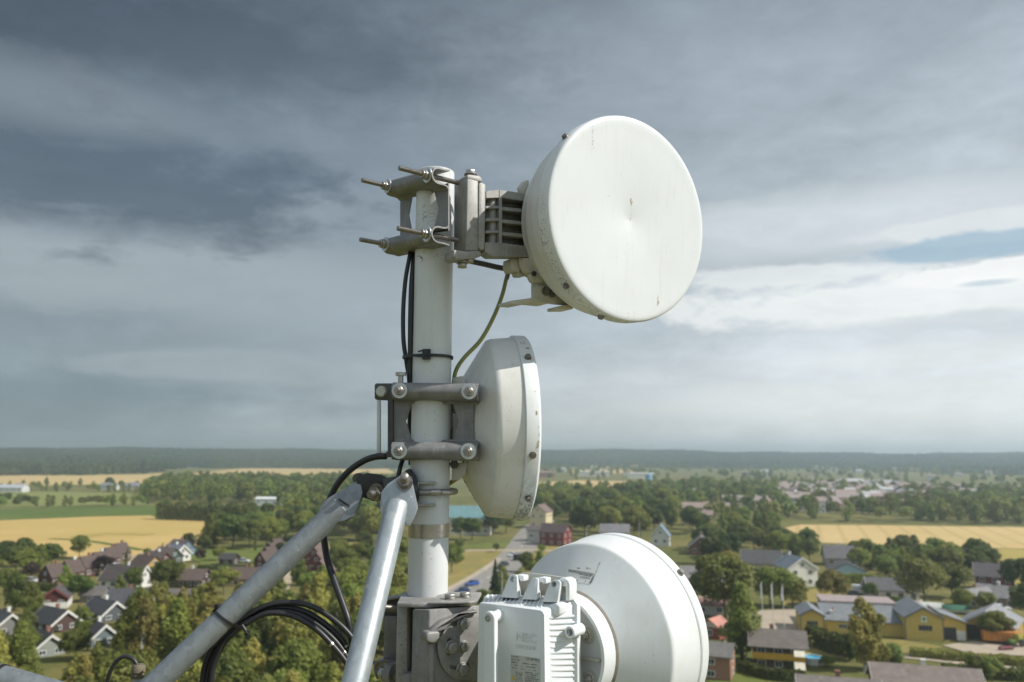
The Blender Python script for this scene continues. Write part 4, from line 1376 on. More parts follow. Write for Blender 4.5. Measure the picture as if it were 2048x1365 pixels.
def crown(shape, H, Wd, n, size, seed, gap=1.0):
    """leaf quads on many lobes; every species has its own way of placing lobes"""
    rg = np.random.default_rng(seed)
    V_, F_, lob = [], [], []
    if shape == 'round':
        nl = 26
        for i in range(nl):
            ph = rg.uniform(0, 2 * np.pi); z = rg.uniform(-.8, 1)
            rad_ = np.sqrt(max(0, 1 - z * z)) * rg.uniform(.45, .85)
            lob.append((np.array([np.cos(ph) * rad_ * Wd / 2, np.sin(ph) * rad_ * Wd / 2, H * .60 + z * H * .30]), Wd * rg.uniform(.13, .23)))
    elif shape == 'tall':
        nl = 30
        for i in range(nl):
            f_ = (i + rg.uniform(0, 1)) / nl
            ph = rg.uniform(0, 2 * np.pi)
            r_ = Wd / 2 * (np.sin(np.pi * (f_ * .86 + .12)) ** .8) * rg.uniform(.3, .85)
            lob.append((np.array([np.cos(ph) * r_, np.sin(ph) * r_, H * (.16 + .80 * f_)]), Wd * rg.uniform(.13, .23) * (1.15 - .45 * f_)))
    elif shape == 'cone':
        nl = 46
        for i in range(nl):
            f_ = (i / nl) ** .85
            ph = i * 2.4 + rg.uniform(-.4, .4)
            r_ = Wd / 2 * (1 - f_) * rg.uniform(.5, 1) * .8
            lob.append((np.array([np.cos(ph) * r_, np.sin(ph) * r_, H * (.08 + .90 * f_)]), Wd * .15 * (1.1 - f_ * .85)))
    elif shape == 'bush':
        for i in range(12):
            ph = rg.uniform(0, 2 * np.pi); r_ = rg.uniform(.1, .6) * Wd / 2
            lob.append((np.array([np.cos(ph) * r_, np.sin(ph) * r_, H * rg.uniform(.25, .7)]), Wd * rg.uniform(.17, .27)))
    tot = sum(l[1] ** 2 for l in lob)
    for c, r_ in lob:
        k = int(n * r_ * r_ / tot)
        if k < 1: continue
        d = rg.normal(0, 1, (k, 3)); d /= np.linalg.norm(d, axis=1)[:, None]
        d[:, 2] = np.where((d[:, 2] < -.35) & (rg.random(k) < .6), -d[:, 2], d[:, 2])
        sc_ = np.array([1, 1, .72 if shape in ('round', 'bush') else (.5 if shape == 'cone' else 1.05)])
        p = c + d * r_ * sc_ * rg.uniform(.72, 1.12, (k, 1))
        if shape == 'tall':            # hanging twigs
            p[:, 2] -= rg.exponential(.22, k) * r_
        leaves(V_, F_, p, d, size, rg)
    return V_, F_, lob


def trunk_mesh(name, H, lob, r0, mat_, rg, nb=9):
    mb = MB()
    pts = [Vector((rg.uniform(-.02, .02) * H * f_, rg.uniform(-.02, .02) * H * f_, H * f_)) for f_ in (0, .12, .3, .5, .7, .86)]
    mb.tube(pts, [r0 * 1.25, r0, r0 * .8, r0 * .58, r0 * .35, r0 * .12], 8)
    for c, _r in lob[::max(1, len(lob) // nb)]:
        zb = max(H * .12, c[2] - .3 * H * rg.uniform(.4, 1))
        b = Vector(pts[0]).lerp(pts[-1], min(1, zb / (H * .86)))
        e = Vector(c)
        mid = b.lerp(e, .5) + Vector((0, 0, .04 * H))
        mb.tube([b, mid, e], [r0 * .38, r0 * .24, r0 * .08], 6)
    ob = mb.build(name, mat_, None, True)
    me = ob.data; bpy.data.objects.remove(ob)
    return me


PROTO = {}


def proto(key, shape, H, Wd, n, size, leaf, bark, seeds, r0=None):
    out = []
    for s in seeds:
        V_, F_, lob = crown(shape, H, Wd, n, size, s)
        cm = arr_mesh('crown', V_, F_, M[leaf])
        tm = trunk_mesh('trunk', H, lob, r0 or H * .018, M[bark], random.Random(s))
        out.append((cm, tm, H))
    PROTO[key] = out


proto('oak', 'round', 10, 9.2, 4600, .30, 'leaf_oak', 'bark', (1, 2, 3, 4))
proto('dark', 'round', 10, 8.5, 4200, .30, 'leaf_dark', 'bark', (5, 6, 7))
proto('birch', 'tall', 12, 5.6, 4600, .25, 'leaf_birch', 'bark_birch', (8, 9, 10, 11))
proto('green', 'tall', 12, 7.0, 4600, .28, 'leaf_oak', 'bark', (12, 13, 14))
proto('willow', 'round', 8, 8.2, 4200, .26, 'leaf_birch', 'bark', (15, 16))
proto('spruce', 'cone', 13, 5.0, 3800, .28, 'leaf_spruce', 'bark', (17, 18))
proto('cypress', 'tall', 6, 1.5, 1500, .14, 'leaf_dark', 'bark', (19,))
proto('bush', 'bush', 3, 4.2, 1500, .20, 'leaf_bush', 'bark', (20, 21))
proto('darkbush', 'bush', 3, 4.2, 1500, .20, 'leaf_dark', 'bark', (22,))
proto('purple', 'round', 8, 7.5, 3600, .27, 'leaf_red', 'bark', (23,))
NTREE = [0]


def plant(species, p, h, label, group=None, cat='tree'):
    cm, tm, H = rr.choice(PROTO[species])
    nm = {'oak': 'broadleaf_tree', 'dark': 'broadleaf_tree', 'birch': 'birch_tree', 'green': 'broadleaf_tree', 'willow': 'broadleaf_tree', 'spruce': 'spruce_tree', 'cypress': 'columnar_tree', 'bush': 'bush', 'darkbush': 'bush', 'purple': 'broadleaf_tree'}[species]
    root = thing(nm, label, cat, p, group, rr.uniform(0, 6.28))
    s = h / H
    root.scale = (s * rr.uniform(.88, 1.12), s * rr.uniform(.88, 1.12), s)
    for n_, me in (('crown', cm), ('trunk', tm)):
        o = bpy.data.objects.new(n_, me); COL.objects.link(o); o.parent = root
    NTREE[0] += 1
    return root


def inpoly(x, y, P_):
    c = False; n = len(P_)
    for i in range(n):
        (x1, y1), (x2, y2) = P_[i], P_[i - 1]
        if (y1 > y) != (y2 > y) and x < (x2 - x1) * (y - y1) / (y2 - y1) + x1: c = not c
    return c


HOUSES_XY = []                    # (x, y, radius) kept clear of trees


def scatter(px, n, gap, seed, clear=True):
    P_ = [(G(u, v).x, G(u, v).y) for u, v in px]
    x0, x1 = min(p[0] for p in P_), max(p[0] for p in P_); y0, y1 = min(p[1] for p in P_), max(p[1] for p in P_)
    rg = random.Random(seed); out = []; tries = 0
    while len(out) < n and tries < n * 120:
        tries += 1
        x, y = rg.uniform(x0, x1), rg.uniform(y0, y1)
        if not inpoly(x, y, P_): continue
        if clear and any((x - a) ** 2 + (y - b) ** 2 < r_ * r_ for a, b, r_ in HOUSES_XY): continue
        if any((x - a) ** 2 + (y - b) ** 2 < gap * gap for a, b in out): continue
        out.append((x, y))
    return out
# ================================================================== buildings
MC = {}


def cm(c, rough=.75, var=.14, sc=1.5):
    k = (tuple(round(x, 3) for x in c), rough)
    if k not in MC:
        t = NT('painted_%d' % len(MC))
        a = t.noise(sc, 5, .65); b = t.noise(9, 3, .6)
        col = t.mix(t.ramp(a, .3, .7), tuple(x * (1 - var) for x in c), tuple(min(1, x * (1 + var)) for x in c))
        col = t.mix(t.math('MULTIPLY', b, .25), col, tuple(x * .75 for x in c))
        MC[k] = t.fin(col, rough, 0, .3)
    return MC[k]


def rm(c):                        # tiled or sheeted roof with courses and weathering
    k = ('roof', tuple(round(x, 3) for x in c))
    if k not in MC:
        t = NT('roofing_%d' % len(MC))
        o = t.co()
        wv = t.n('ShaderNodeTexWave'); wv.inputs['Scale'].default_value = 1.1; wv.inputs['Distortion'].default_value = .4
        t.l(o, wv.inputs['Vector'])
        a = t.noise(.9, 6, .7, o)
        col = t.mix(t.ramp(a, .3, .7), tuple(x * .75 for x in c), tuple(min(1, x * 1.25) for x in c))
        col = t.mix(t.math('MULTIPLY', t.ramp(wv.outputs['Fac'], .7, 1), .22), col, tuple(x * .5 for x in c))
        col = t.mix(t.math('MULTIPLY', t.ramp(t.noise(3.5, 4, .7, o), .55, .75), .3), col, (.10, .11, .06))
        MC[k] = t.fin(col, .7, 0, .35)
    return MC[k]


M['glass'] = plain('window_glass', (.035, .045, .055), .08, 0, .2, 1)
M['trim'] = cm((.72, .71, .67))
M['brick'] = cm((.28, .14, .10))
GL = M['glass']


def window(parent, c, ex, w_, h_, out, frame=None, cross=True):
    """frame with mullions as one part, its pane as a sub-part; c centre on the wall, ex along the wall, out the outward normal (local)"""
    c, ex, out = Vector(c), Vector(ex), Vector(out)
    t_ = .055
    mb = MB()
    o = c + out * .03
    for sx in (-1, 1): mb.box(o + ex * sx * w_ / 2, ex * t_, out * .05, UP * (h_ / 2 + t_))
    for sz in (-1, 1): mb.box(o + UP * sz * (h_ / 2), ex * (w_ / 2 - t_), out * .048, UP * t_)
    if cross and w_ > .9: mb.box(o, ex * .035, out * .04, UP * (h_ / 2 - t_))
    f = mb.build('window', frame or M['trim'], parent, True)
    mb = MB().box(c + out * .012, ex * (w_ / 2 - .02), out * .015, UP * (h_ / 2 - .02))
    mb.build('pane', GL, f, True)


def place(u, v): return G(u, v)


def house(label, u, v, a, L, W_, hw, hr, wall, roof, barge=None, chim=(0,), nwin=3, gwin=2, gable=None, door=None, over=.45, base=None, floors=1, name='house', cat='house', group=None, eave_trim=None, simple=False, end=False):
    p = G(u, v)
    if end: p = p - az(a) * (L / 2)          # the pixel names the foot of the near gable
    HOUSES_XY.append((p.x, p.y, max(L, W_) * .62 + 2.2))
    root = thing(name, label, cat, (p.x, p.y, 0), group, rad(90 - a))
    x1, y1 = L / 2, W_ / 2
    mb = MB()
    wallm = cm(wall)
    sec = [(-y1, 0), (y1, 0), (y1, hw), (0, hw + hr), (-y1, hw)]
    mb.prism([(-x1, y, z) for y, z in sec], Vector((L, 0, 0)))
    mats = [wallm]
    body = mb.build('wall', mats, root, True)
    if gable:
        mb = MB()
        for s in (-1, 1):
            mb.prism([(s * (x1 + .004), y, z) for y, z in ((-y1 + .05, hw * .98), (y1 - .05, hw * .98), (0, hw + hr - .05))], Vector((s * .03, 0, 0)))
        mb.build('gable_cladding', cm(gable), root, True)
    if base:
        mb = MB().bx(-x1 - .05, x1 + .05, -y1 - .05, y1 + .05, 0, base[1])
        mb.build('plinth', cm(base[0]), root, True)
    sl = math.hypot(y1, hr); dy, dz_ = y1 / sl, hr / sl
    mb = MB()
    th = .16
    for s in (-1, 1):
        e0 = Vector((-x1 - over, s * (y1 + over * dy), hw - over * dz_))
        r0_ = Vector((-x1 - over, -s * .0, hw + hr))
        nrm_ = Vector((0, s * dz_, dy))
        mb.prism([e0 + nrm_ * .01, r0_ + nrm_ * .01, r0_ + nrm_ * (.01 + th), e0 + nrm_ * (.01 + th)], Vector((L + 2 * over, 0, 0)))
    rf = mb.build('roof', rm(roof), root, True)
    if barge is not None:
        for sx in (-1, 1):
            xx = sx * (x1 + over + .012)
            ye, ze = y1 + over * dy + .05, hw - over * dz_
            ch_ = [(xx, -ye, ze + .22), (xx, 0, hw + hr + .20), (xx, ye, ze + .22), (xx, ye, ze - .30), (xx, 0, hw + hr - .38), (xx, -ye, ze - .30)]
            MB().prism(ch_, Vector((sx * .05, 0, 0))).build('bargeboard', cm(barge), root, True)
    if eave_trim is not None:
        mb = MB()
        for s in (-1, 1):
            mb.box((0, s * (y1 + over * dy + .06), hw - over * dz_ + .04), (x1 + over, 0, 0), (0, .06, 0), (0, 0, .10))
        mb.build('gutter', cm(eave_trim), root, True)
    for cx in chim:
        z = hw + hr
        mb = MB().bx(cx * L - .32, cx * L + .32, -.3 + .3, .3 + .3, z - .9, z + .85)
        mb.bx(cx * L - .38, cx * L + .38, -.06, .66, z + .85, z + .95)
        mb.build('chimney', M['trim'] if (len(label) % 3 == 0) else M['brick'], rf, True)
    if simple: return root
    tocam = Vector((-p.x, -p.y, 0)).normalized()
    R_ = Matrix.Rotation(rad(90 - a), 3, 'Z')
    for s in (-1, 1):
        out = Vector((0, s, 0))
        if (R_ @ out).dot(tocam) > -.1:
            for fl in range(floors):
                zc_ = hw / floors * (fl + .52)
                for i in range(nwin):
                    xx = -x1 + L * (i + .5) / nwin
                    if door and fl == 0 and i == nwin // 2: continue
                    window(root, (xx, s * y1, zc_), (1, 0, 0), min(1.3, L / nwin * .6), min(1.25, hw / floors * .48), out)
            if door:
                d_ = MB().box((-x1 + L * (nwin // 2 + .5) / nwin, s * (y1 + .02), 1.02), (.48, 0, 0), (0, .04, 0), (0, 0, 1.0)).build('door', cm(door), root, True)
        out = Vector((s, 0, 0))
        if (R_ @ out).dot(tocam) > -.1:
            for fl in range(floors):
                zc_ = hw / floors * (fl + .52)
                for i in range(gwin):
                    yy = -y1 + W_ * (i + .5) / gwin
                    window(root, (s * x1, yy, zc_), (0, 1, 0), min(1.2, W_ / gwin * .5), min(1.25, hw / floors * .48), out)
            if hr > 2.4: window(root, (s * (x1 + .035), 0, hw + hr * .32), (0, 1, 0), .95, 1.0, out)
    return root


def L_(r_, g_, b_): return lin(r_, g_, b_)


BR, RED, DRED = (.095, .064, .054), (.17, .035, .025), (.095, .028, .022)
GREY, DGREY, WHITE, CREAM = (.12, .115, .115), (.062, .060, .062), (.68, .67, .62), (.62, .53, .33)
ORD = ['nearest', 'second', 'third', 'fourth', 'fifth', 'farthest']
# stepped row of dark red houses with mauve brown roofs
for i, (u, v) in enumerate(((104, 1172), (141, 1162), (171, 1152), (197, 1142), (219, 1131), (238, 1121))):
    house('%s house of the dark red row with steep mauve roofs beside the wheat field' % ORD[i], u, v, 24, 4.8, 5.8, 2.7, 3.3, DRED, (.092, .062, .054), over=.2, chim=(.2,), nwin=2, gwin=1, group='row of dark red houses by the wheat field')
# second row across the track
spec = [('yellow ended house', (.42, .30, .11), BR), ('dark red house', DRED, (.13, .095, .085)), ('dark green house', (.05, .075, .06), (.15, .11, .10)), ('house with blue grey roof and white gable', WHITE, (.17, .19, .22)), ('bright blue walled house', (.10, .17, .24), (.13, .10, .095))]
for i, (u, v) in enumerate(((292, 1147), (314, 1138), (333, 1128), (350, 1121), (361, 1110))):
    house(spec[i][0] + ' in the row opposite the dark red houses', u, v, 122, 8.5, 6.6, 2.7, 2.8, spec[i][1], spec[i][2], barge=(WHITE if i == 3 else None), nwin=2, gwin=2, group='houses along the track by the field')
house('broad white house with dark roof and white right gable', 252, 1174, 100, 11.5, 8.0, 2.5, 3.4, WHITE, (.072, .058, .055), barge=WHITE, nwin=4, door=(.2, .05, .04))
house('long low dark brown bungalow with mauve roof beside a blue pool', 382, 1172, 92, 8.8, 8.0, 2.2, 2.5, (.06, .033, .027), (.112, .078, .068), nwin=4)
house('long low yellow bungalow with mauve roof partly behind the strut', 490, 1170, 92, 10, 8, 2.3, 2.6, (.46, .35, .16), (.112, .078, .068), nwin=4)
house('red gabled cottage on a white basement among trees', 107, 1218, 160, 6.5, 6.0, 2.6, 2.3, DRED, (.085, .075, .078), end=True, barge=(.2, .06, .05), base=(WHITE, 1.5))
house('dark roofed house with white walls and a slate gable', 258, 1222, 74, 9, 7.4, 2.4, 2.8, WHITE, (.068, .068, .075), gable=(.04, .06, .07), nwin=3)
house('long dark roofed house with a wide white chevron gable', 229, 1242, 124, 9.2, 5.9, 1.8, 2.4, (.09, .10, .11), (.055, .055, .062), end=True, barge=WHITE)
house('dark roofed house with a red gable under white bargeboards', 131, 1262, 124, 9.2, 6.0, 1.8, 2.4, (.085, .05, .045), (.048, .045, .048), end=True, barge=WHITE)
house('pale green house with white bargeboards among birches', 100, 1313, 136, 7.4, 5.4, 1.6, 2.3, (.28, .31, .27), (.045, .042, .045), end=True, barge=WHITE)
house('blue and white house whose white gable peers between birches', 208, 1292, 134, 8.5, 4.8, 1.8, 2.2, (.15, .18, .19), (.06, .055, .06), end=True, barge=WHITE)
house('house at the left edge showing one white bargeboard', 20, 1270, 134, 7.2, 5.6, 1.8, 2.4, (.20, .19, .18), (.06, .06, .065), end=True, barge=WHITE)
house('small house with white chevron gable behind the slanting strut', 408, 1250, 22, 7, 6, 2.2, 2.2, WHITE, (.085, .072, .068), barge=WHITE)
house('low shed with grey brown roof behind birches', 352, 1212, 84, 7.5, 6, 2.0, 2.0, (.16, .12, .10), (.13, .115, .11), chim=(), nwin=2)
house('tiny grey roofed shed between the hedges', 190, 1203, 90, 5.5, 5, 2.0, 1.8, (.2, .18, .16), (.15, .135, .13), chim=(), nwin=1, gwin=1)
for i, (u, v) in enumerate(((552, 1107), (545, 1116), (538, 1126), (529, 1137))):
    house('%s house of the brown roofed row just above the slanting strut' % ['farthest', 'third', 'second', 'nearest'][i], u, v, 30, 4.4, 5.4, 2.6, 2.9, DRED, (.085, .058, .05), over=.2, nwin=2, gwin=1, chim=(), group='row of brown roofed houses above the strut')
for i, (u, v) in enumerate(((619, 1104), (625, 1116), (631, 1130), (637, 1145), (644, 1172))):
    house('%s house of the stepped red row between the two struts' % ['farthest', 'fourth', 'third', 'second', 'nearest'][i], u, v, 10, 4.6, 5.8, 3.4 if i < 4 else 4.4, 3.0, (.15, .035, .03), (.14, .095, .082), nwin=2, gwin=2, chim=(), group='stepped red row between the struts')
house('small dark hut with black roof on the lawn', 458, 1130, 100, 5, 4.5, 2.2, 1.6, (.06, .045, .04), (.06, .055, .055), chim=(), nwin=1, gwin=1)
# along the main road
house('dark red gabled barn house beside the main road', 1112, 1090, 118, 11, 9.5, 5.6, 3.2, (.155, .032, .032), (.085, .06, .058), nwin=3, floors=2, chim=())
house('white walled annex left of the red barn house', 1079, 1083, 118, 9, 7, 5.0, 1.5, (.55, .53, .48), (.12, .10, .10), chim=(), nwin=2)
house('large pale hall with a teal green roof behind the pole', 935, 1068, 98, 24, 15, 8.2, 5.0, (.56, .52, .45), (.15, .27, .28), nwin=6, floors=2, chim=())
house('cream house end peeping out behind the middle dish', 1082, 1056, 20, 12, 9, 8.5, 3.5, CREAM, (.17, .12, .11), floors=2, chim=())
house('pale blue roofed cottage with a white gable above the lower dish', 1322, 1091, 14, 9, 7.5, 4.2, 4.6, WHITE, (.16, .22, .30), barge=WHITE, gwin=2)
house('grey roofed cottage half hidden in trees above the lower dish', 1230, 1078, 100, 13, 9, 3.2, 3.4, (.42, .40, .36), (.20, .19, .20))
house('brown roofed cottage with white trimmed dormer gable', 1402, 1108, 14, 10, 9, 3.4, 3.8, (.22, .10, .08), (.14, .11, .105), barge=WHITE)
house('pair of old yellowish walls under a long dark roof with two chimneys', 1524, 1151, 104, 11.8, 8, 4.2, 3.6, (.60, .50, .30), (.085, .083, .085), chim=(-.18, .2), nwin=5, barge=(.6, .58, .5))
house('tall white gabled house with two rows of small windows', 1592, 1168, -6, 9.5, 9.0, 5.2, 3.0, (.74, .72, .64), (.20, .22, .25), floors=2, chim=(.3,), gwin=2, barge=(.6, .6, .58))
house('grey hipped looking house behind the light blue one', 1680, 1130, 102, 10.5, 8.5, 2.8, 3.8, (.38, .35, .32), (.13, .12, .125))
house('low light blue gabled house under a dark grey roof', 1692, 1153, 12, 8, 10.5, 2.2, 2.4, (.36, .50, .56), (.10, .095, .10), chim=())
house('white bungalow with a long dark roof beside the gravel yard', 1782, 1195, 102, 12.4, 8.5, 2.5, 2.6, (.62, .60, .55), (.105, .10, .105), barge=WHITE, nwin=4)
house('dark red farmhouse with white trim below the stubble field', 1990, 1180, 118, 9.5, 8, 4.2, 3.2, (.16, .045, .045), (.10, .085, .09), barge=(.6, .58, .55), floors=2, chim=(-.2, .2))
house('low grey roofed house right of the round dark tree', 1955, 1212, 60, 9, 7, 2.2, 2.2, (.42, .40, .37), (.20, .19, .19), barge=WHITE)
house('grey cottage with brown gable behind the parked car', 2000, 1210, 130, 9, 7.5, 2.4, 2.5, (.30, .20, .16), (.23, .215, .21), barge=(.5, .42, .36))
house('small red shed with a pink tiled roof beside the lower dish', 1430, 1274, 40, 4.8, 4.4, 2.4, 1.5, (.26, .07, .06), (.48, .215, .17), chim=(), nwin=1, gwin=1, gable=(.6, .57, .5))
house('grey roofed house with brick wall at the edge of the lower dish', 1428, 1350, 112, 6.5, 7, 4.0, 1.5, (.30, .16, .11), (.16, .15, .14), floors=2, chim=(), nwin=1, gwin=1)
house('big brown roofed house at the bottom right, roof only', 1680, 1436, 106, 11, 9.5, 2.8, 2.8, (.35, .25, .2), (.195, .165, .15), barge=WHITE)
house('long brown roofed house with a white right gable at the lower edge', 1852, 1408, 106, 15, 9, 2.8, 2.8, (.24, .07, .055), (.215, .17, .15), barge=WHITE, nwin=5)
house('house beside the street with light grey roof near the dish rim', 1405, 1180, 100, 11, 9, 3.2, 3.2, (.55, .52, .47), (.22, .20, .20), barge=WHITE)
house('low red brown garage beyond the lower dish rim', 1420, 1226, 100, 8, 6, 2.4, 1.0, (.5, .47, .43), (.26, .15, .13), chim=(), nwin=2)

# ---- town blocks
for lab, u, v, a, L, W_, hw, hr, wl, rf in (
        ('long yellow apartment block with brown roof nearest in the town', 1396, 1051, 100, 15, 10, 6, 2.2, (.52, .42, .26), (.26, .19, .17)),
        ('yellow apartment block behind the nearest long block', 1392, 1032, 98, 17, 10, 5.5, 3, (.60, .50, .28), (.30, .23, .20)),
        ('short yellow apartment block at the end of the long blocks', 1444, 1033, 98, 9, 9, 6, 2.5, (.66, .55, .30), (.30, .23, .21)),
        ('very long pale pink apartment block with brown roof', 1490, 1018, 96, 32, 11, 6, 3.5, (.60, .50, .38), (.31, .25, .23)),
        ('white house group left of the long pink block', 1408, 999, 98, 18, 10, 6, 3, (.68, .65, .52), (.34, .30, .26)),
        ('pink town house at the right end of the long block', 1552, 1026, 98, 10, 9, 7, 2.5, (.62, .45, .40), (.33, .24, .22))):
    house(lab, u, v, a, L, W_, hw, hr, wl, rf, nwin=max(4, int(L / 4)), floors=3, chim=(-.3, .25), name='apartment_block', cat='apartment block')
# far town: too small to show parts other than walls and roofs
tr = random.Random(4)
wcols = [(.74, .72, .67), (.68, .59, .44), (.62, .47, .41), (.68, .66, .63), (.50, .31, .26), (.76, .76, .75)]
wn = ['white', 'cream', 'pinkish', 'pale grey', 'brick red', 'bright white']
rn_ = ['brown', 'grey', 'reddish']
rcols = [(.32, .26, .24), (.46, .455, .46), (.34, .25, .23)]
reg = [(1565, 985), (1700, 975), (1960, 992), (1965, 1012), (1800, 1024), (1640, 1028), (1560, 1020)]
pts = scatter(reg, 165, 11.5, 3, False)
pts += scatter([(1480, 935), (1960, 930), (1990, 962), (1500, 968)], 48, 30, 5, False)
pts += scatter([(1085, 941), (1300, 938), (1300, 955), (1085, 960)], 5, 40, 6, False)
bd = {}
for x, y in pts:
    i, j = tr.randrange(6), tr.randrange(3)
    d_ = math.hypot(x, y)
    where = 'in the hazy town on the right' if d_ < 900 else ('on the far side of the town' if x > 200 else 'out in the pale fields')
    L = tr.uniform(8, 16) * (1.2 if d_ > 900 else 1)
    a_ = tr.choice((98, 104, 12, 18)) + tr.uniform(-6, 6)
    HOUSES_XY.append((x, y, 5))
    root = thing('town_house', '%s house with %s roof %s' % (wn[i], rn_[j], where), 'house', (x, y, terrain(x, y)), 'houses %s' % where, rad(90 - a_))
    W_ = tr.uniform(8, 10); hw = tr.uniform(6, 10); hr = tr.uniform(1.4, 2.6); x1, y1 = L / 2, W_ / 2
    MB().prism([(-x1, yy, z) for yy, z in ((-y1, -3), (y1, -3), (y1, hw), (0, hw + hr), (-y1, hw))], Vector((L, 0, 0))).build('wall', cm(wcols[i]), root, True)
    mb = MB()
    for s in (-1, 1):
        mb.prism([(-x1 - .4, s * (y1 + .5), hw - .35), (-x1 - .4, 0, hw + hr + .05), (-x1 - .4, 0, hw + hr + .25), (-x1 - .4, s * (y1 + .5), hw - .15)], Vector((L + .8, 0, 0)))
    mb.build('roof', rm(rcols[j]), root, True)
    mb = MB()
    tc_ = Vector((-x, -y, 0)).normalized(); R_ = Matrix.Rotation(rad(90 - a_), 3, 'Z')
    s = 1 if (R_ @ Vector((0, 1, 0))).dot(tc_) > 0 else -1
    for fl in range(max(1, int(hw / 3))):
        for k in range(int(L / 3)):
            mb.box((-x1 + L * (k + .5) / int(L / 3), s * (y1 + .03), 1.6 + fl * 2.9), (.5, 0, 0), (0, .03, 0), (0, 0, .7))
    mb.build('window_row', GL, root, True)


# ---- odd buildings in the distance
def shed(label, u, v, a, L, W_, h, wl, rf, cat='building', name='long_building', pitch=1.2):
    house(label, u, v, a, L, W_, h, pitch, wl, rf, chim=(), nwin=max(3, int(L / 6)), name=name, cat=cat, over=.3)


shed('long white industrial hall in the far fields, left one', 1186, 953, 95, 60, 22, 8, (.70, .68, .62), (.55, .52, .48))
shed('long white industrial hall in the far fields, right one', 1282, 957, 95, 45, 22, 8, (.70, .68, .62), (.50, .48, .46))
shed('flat white hall among the woods left of the slanting strut', 546, 1010, 95, 24, 12, 4.5, (.70, .70, .68), (.72, .72, .70))
shed('pale barn at the edge of the far forest', 562, 935, 95, 34, 14, 7, (.45, .38, .28), (.50, .42, .30), pitch=4)
shed('white farm building on the left edge of the fields', 22, 984, 95, 30, 11, 4, (.62, .62, .62), (.42, .43, .45), pitch=3)
shed('low white farmhouse behind the field hedge', 218, 980, 95, 17, 9, 4, (.58, .58, .57), (.20, .21, .23), pitch=3)
shed('white farmhouse right of the low farmhouse', 266, 979, 95, 15, 9, 4, (.62, .60, .58), (.24, .24, .26), pitch=3)
shed('small cream farmhouse at the left of the pale field', 40, 981, 95, 10, 8, 4.5, (.62, .50, .22), (.30, .25, .2), pitch=2.5)
shed('white roofed barn among trees above the slanting strut', 579, 965, 98, 12, 9, 4, (.65, .65, .66), (.6, .62, .66), pitch=3)
shed('red brown hall beyond the middle dish', 1092, 955, 95, 30, 14, 8, (.30, .15, .13), (.35, .22, .2), pitch=2)
tw = G(1298, 980)
t = thing('water_tower', 'slim far tower, orange below and blue on top', 'tower', (tw.x, tw.y, 0))
d_ = math.hypot(tw.x, tw.y); s_ = d_ / FPX
MB().lathe([(0, 0), (3.0 * 1.2, 0), (3.0 * 1.2, 18 * s_), (0, 18 * s_)], Vector((0, 0, 0)), UP, 20).build('shaft', cm((.50, .26, .18)), t, True)
MB().lathe([(0, 18 * s_), (3.9, 18 * s_), (3.9, 29 * s_), (3.2, 30 * s_), (0, 30 * s_)], Vector((0, 0, 0)), UP, 20).build('tank', cm((.25, .42, .58)), t, True)
shed('dark blue low hall at the foot of the far tower', 1314, 982, 95, 15, 10, 5, (.16, .19, .25), (.17, .19, .23))

# ---- the yellow depot
A, B = G(1602, 1267), G(1936, 1284)
ad = math.degrees(math.atan2(B.x - A.x, B.y - A.y))
dep = thing('yellow_depot', 'long yellow depot of joined wings with grey metal roofs and a green emblem', 'depot', (A.x, A.y, 0), None, rad(90 - ad))
ex = (B - A).normalized(); LEN = (B - A).length


def fx(u, v=1275):                # distance along the front for a picture column
    q = PL(u, v, A, Vector((ex.y, -ex.x, 0)))
    return (q - A).dot(ex)


HOUSES_XY += [((A + ex * k).x + 4, (A + ex * k).y + 8, 10) for k in range(0, int(LEN) + 4, 5)]
YEL, MET = (.58, .43, .12), (.20, .21, .225)
yw, mt_ = cm(YEL, .7, .08), rm(MET)


def gab(x0, x1, y0, y1, hw, hr, over=.35):
    m_ = (x0 + x1) / 2
    MB().prism([(x0, y0, 0), (x1, y0, 0), (x1, y0, hw), (m_, y0, hw + hr), (x0, y0, hw)], Vector((0, y1 - y0, 0))).build('wing_wall', yw, dep, True)
    mb = MB()
    for s, xe_ in ((-1, x0 - over), (1, x1 + over)):
        k = hr / (m_ - x0) * over
        mb.prism([(xe_, y0 - .4, hw - k + .02), (m_, y0 - .4, hw + hr + .02), (m_, y0 - .4, hw + hr + .2), (xe_, y0 - .4, hw - k + .2)], Vector((0, y1 - y0 + .8, 0)))
    rf = mb.build('wing_roof', mt_, dep, True)
    mb = MB()
    for s, xe_ in ((-1, x0 - over), (1, x1 + over)):
        k = hr / (m_ - x0) * over
        mb.prism([(xe_, y0 - .43, hw - k - .12), (m_, y0 - .43, hw + hr - .10), (m_, y0 - .43, hw + hr + .22), (xe_, y0 - .43, hw - k + .22)], Vector((0, -.05, 0)))
    for s in (x0, x1): mb.box((s, y0 - .03, hw / 2), (.09, 0, 0), (0, .05, 0), (0, 0, hw / 2 - .1))
    mb.build('corner_trim', cm((.16, .17, .19)), dep, True)


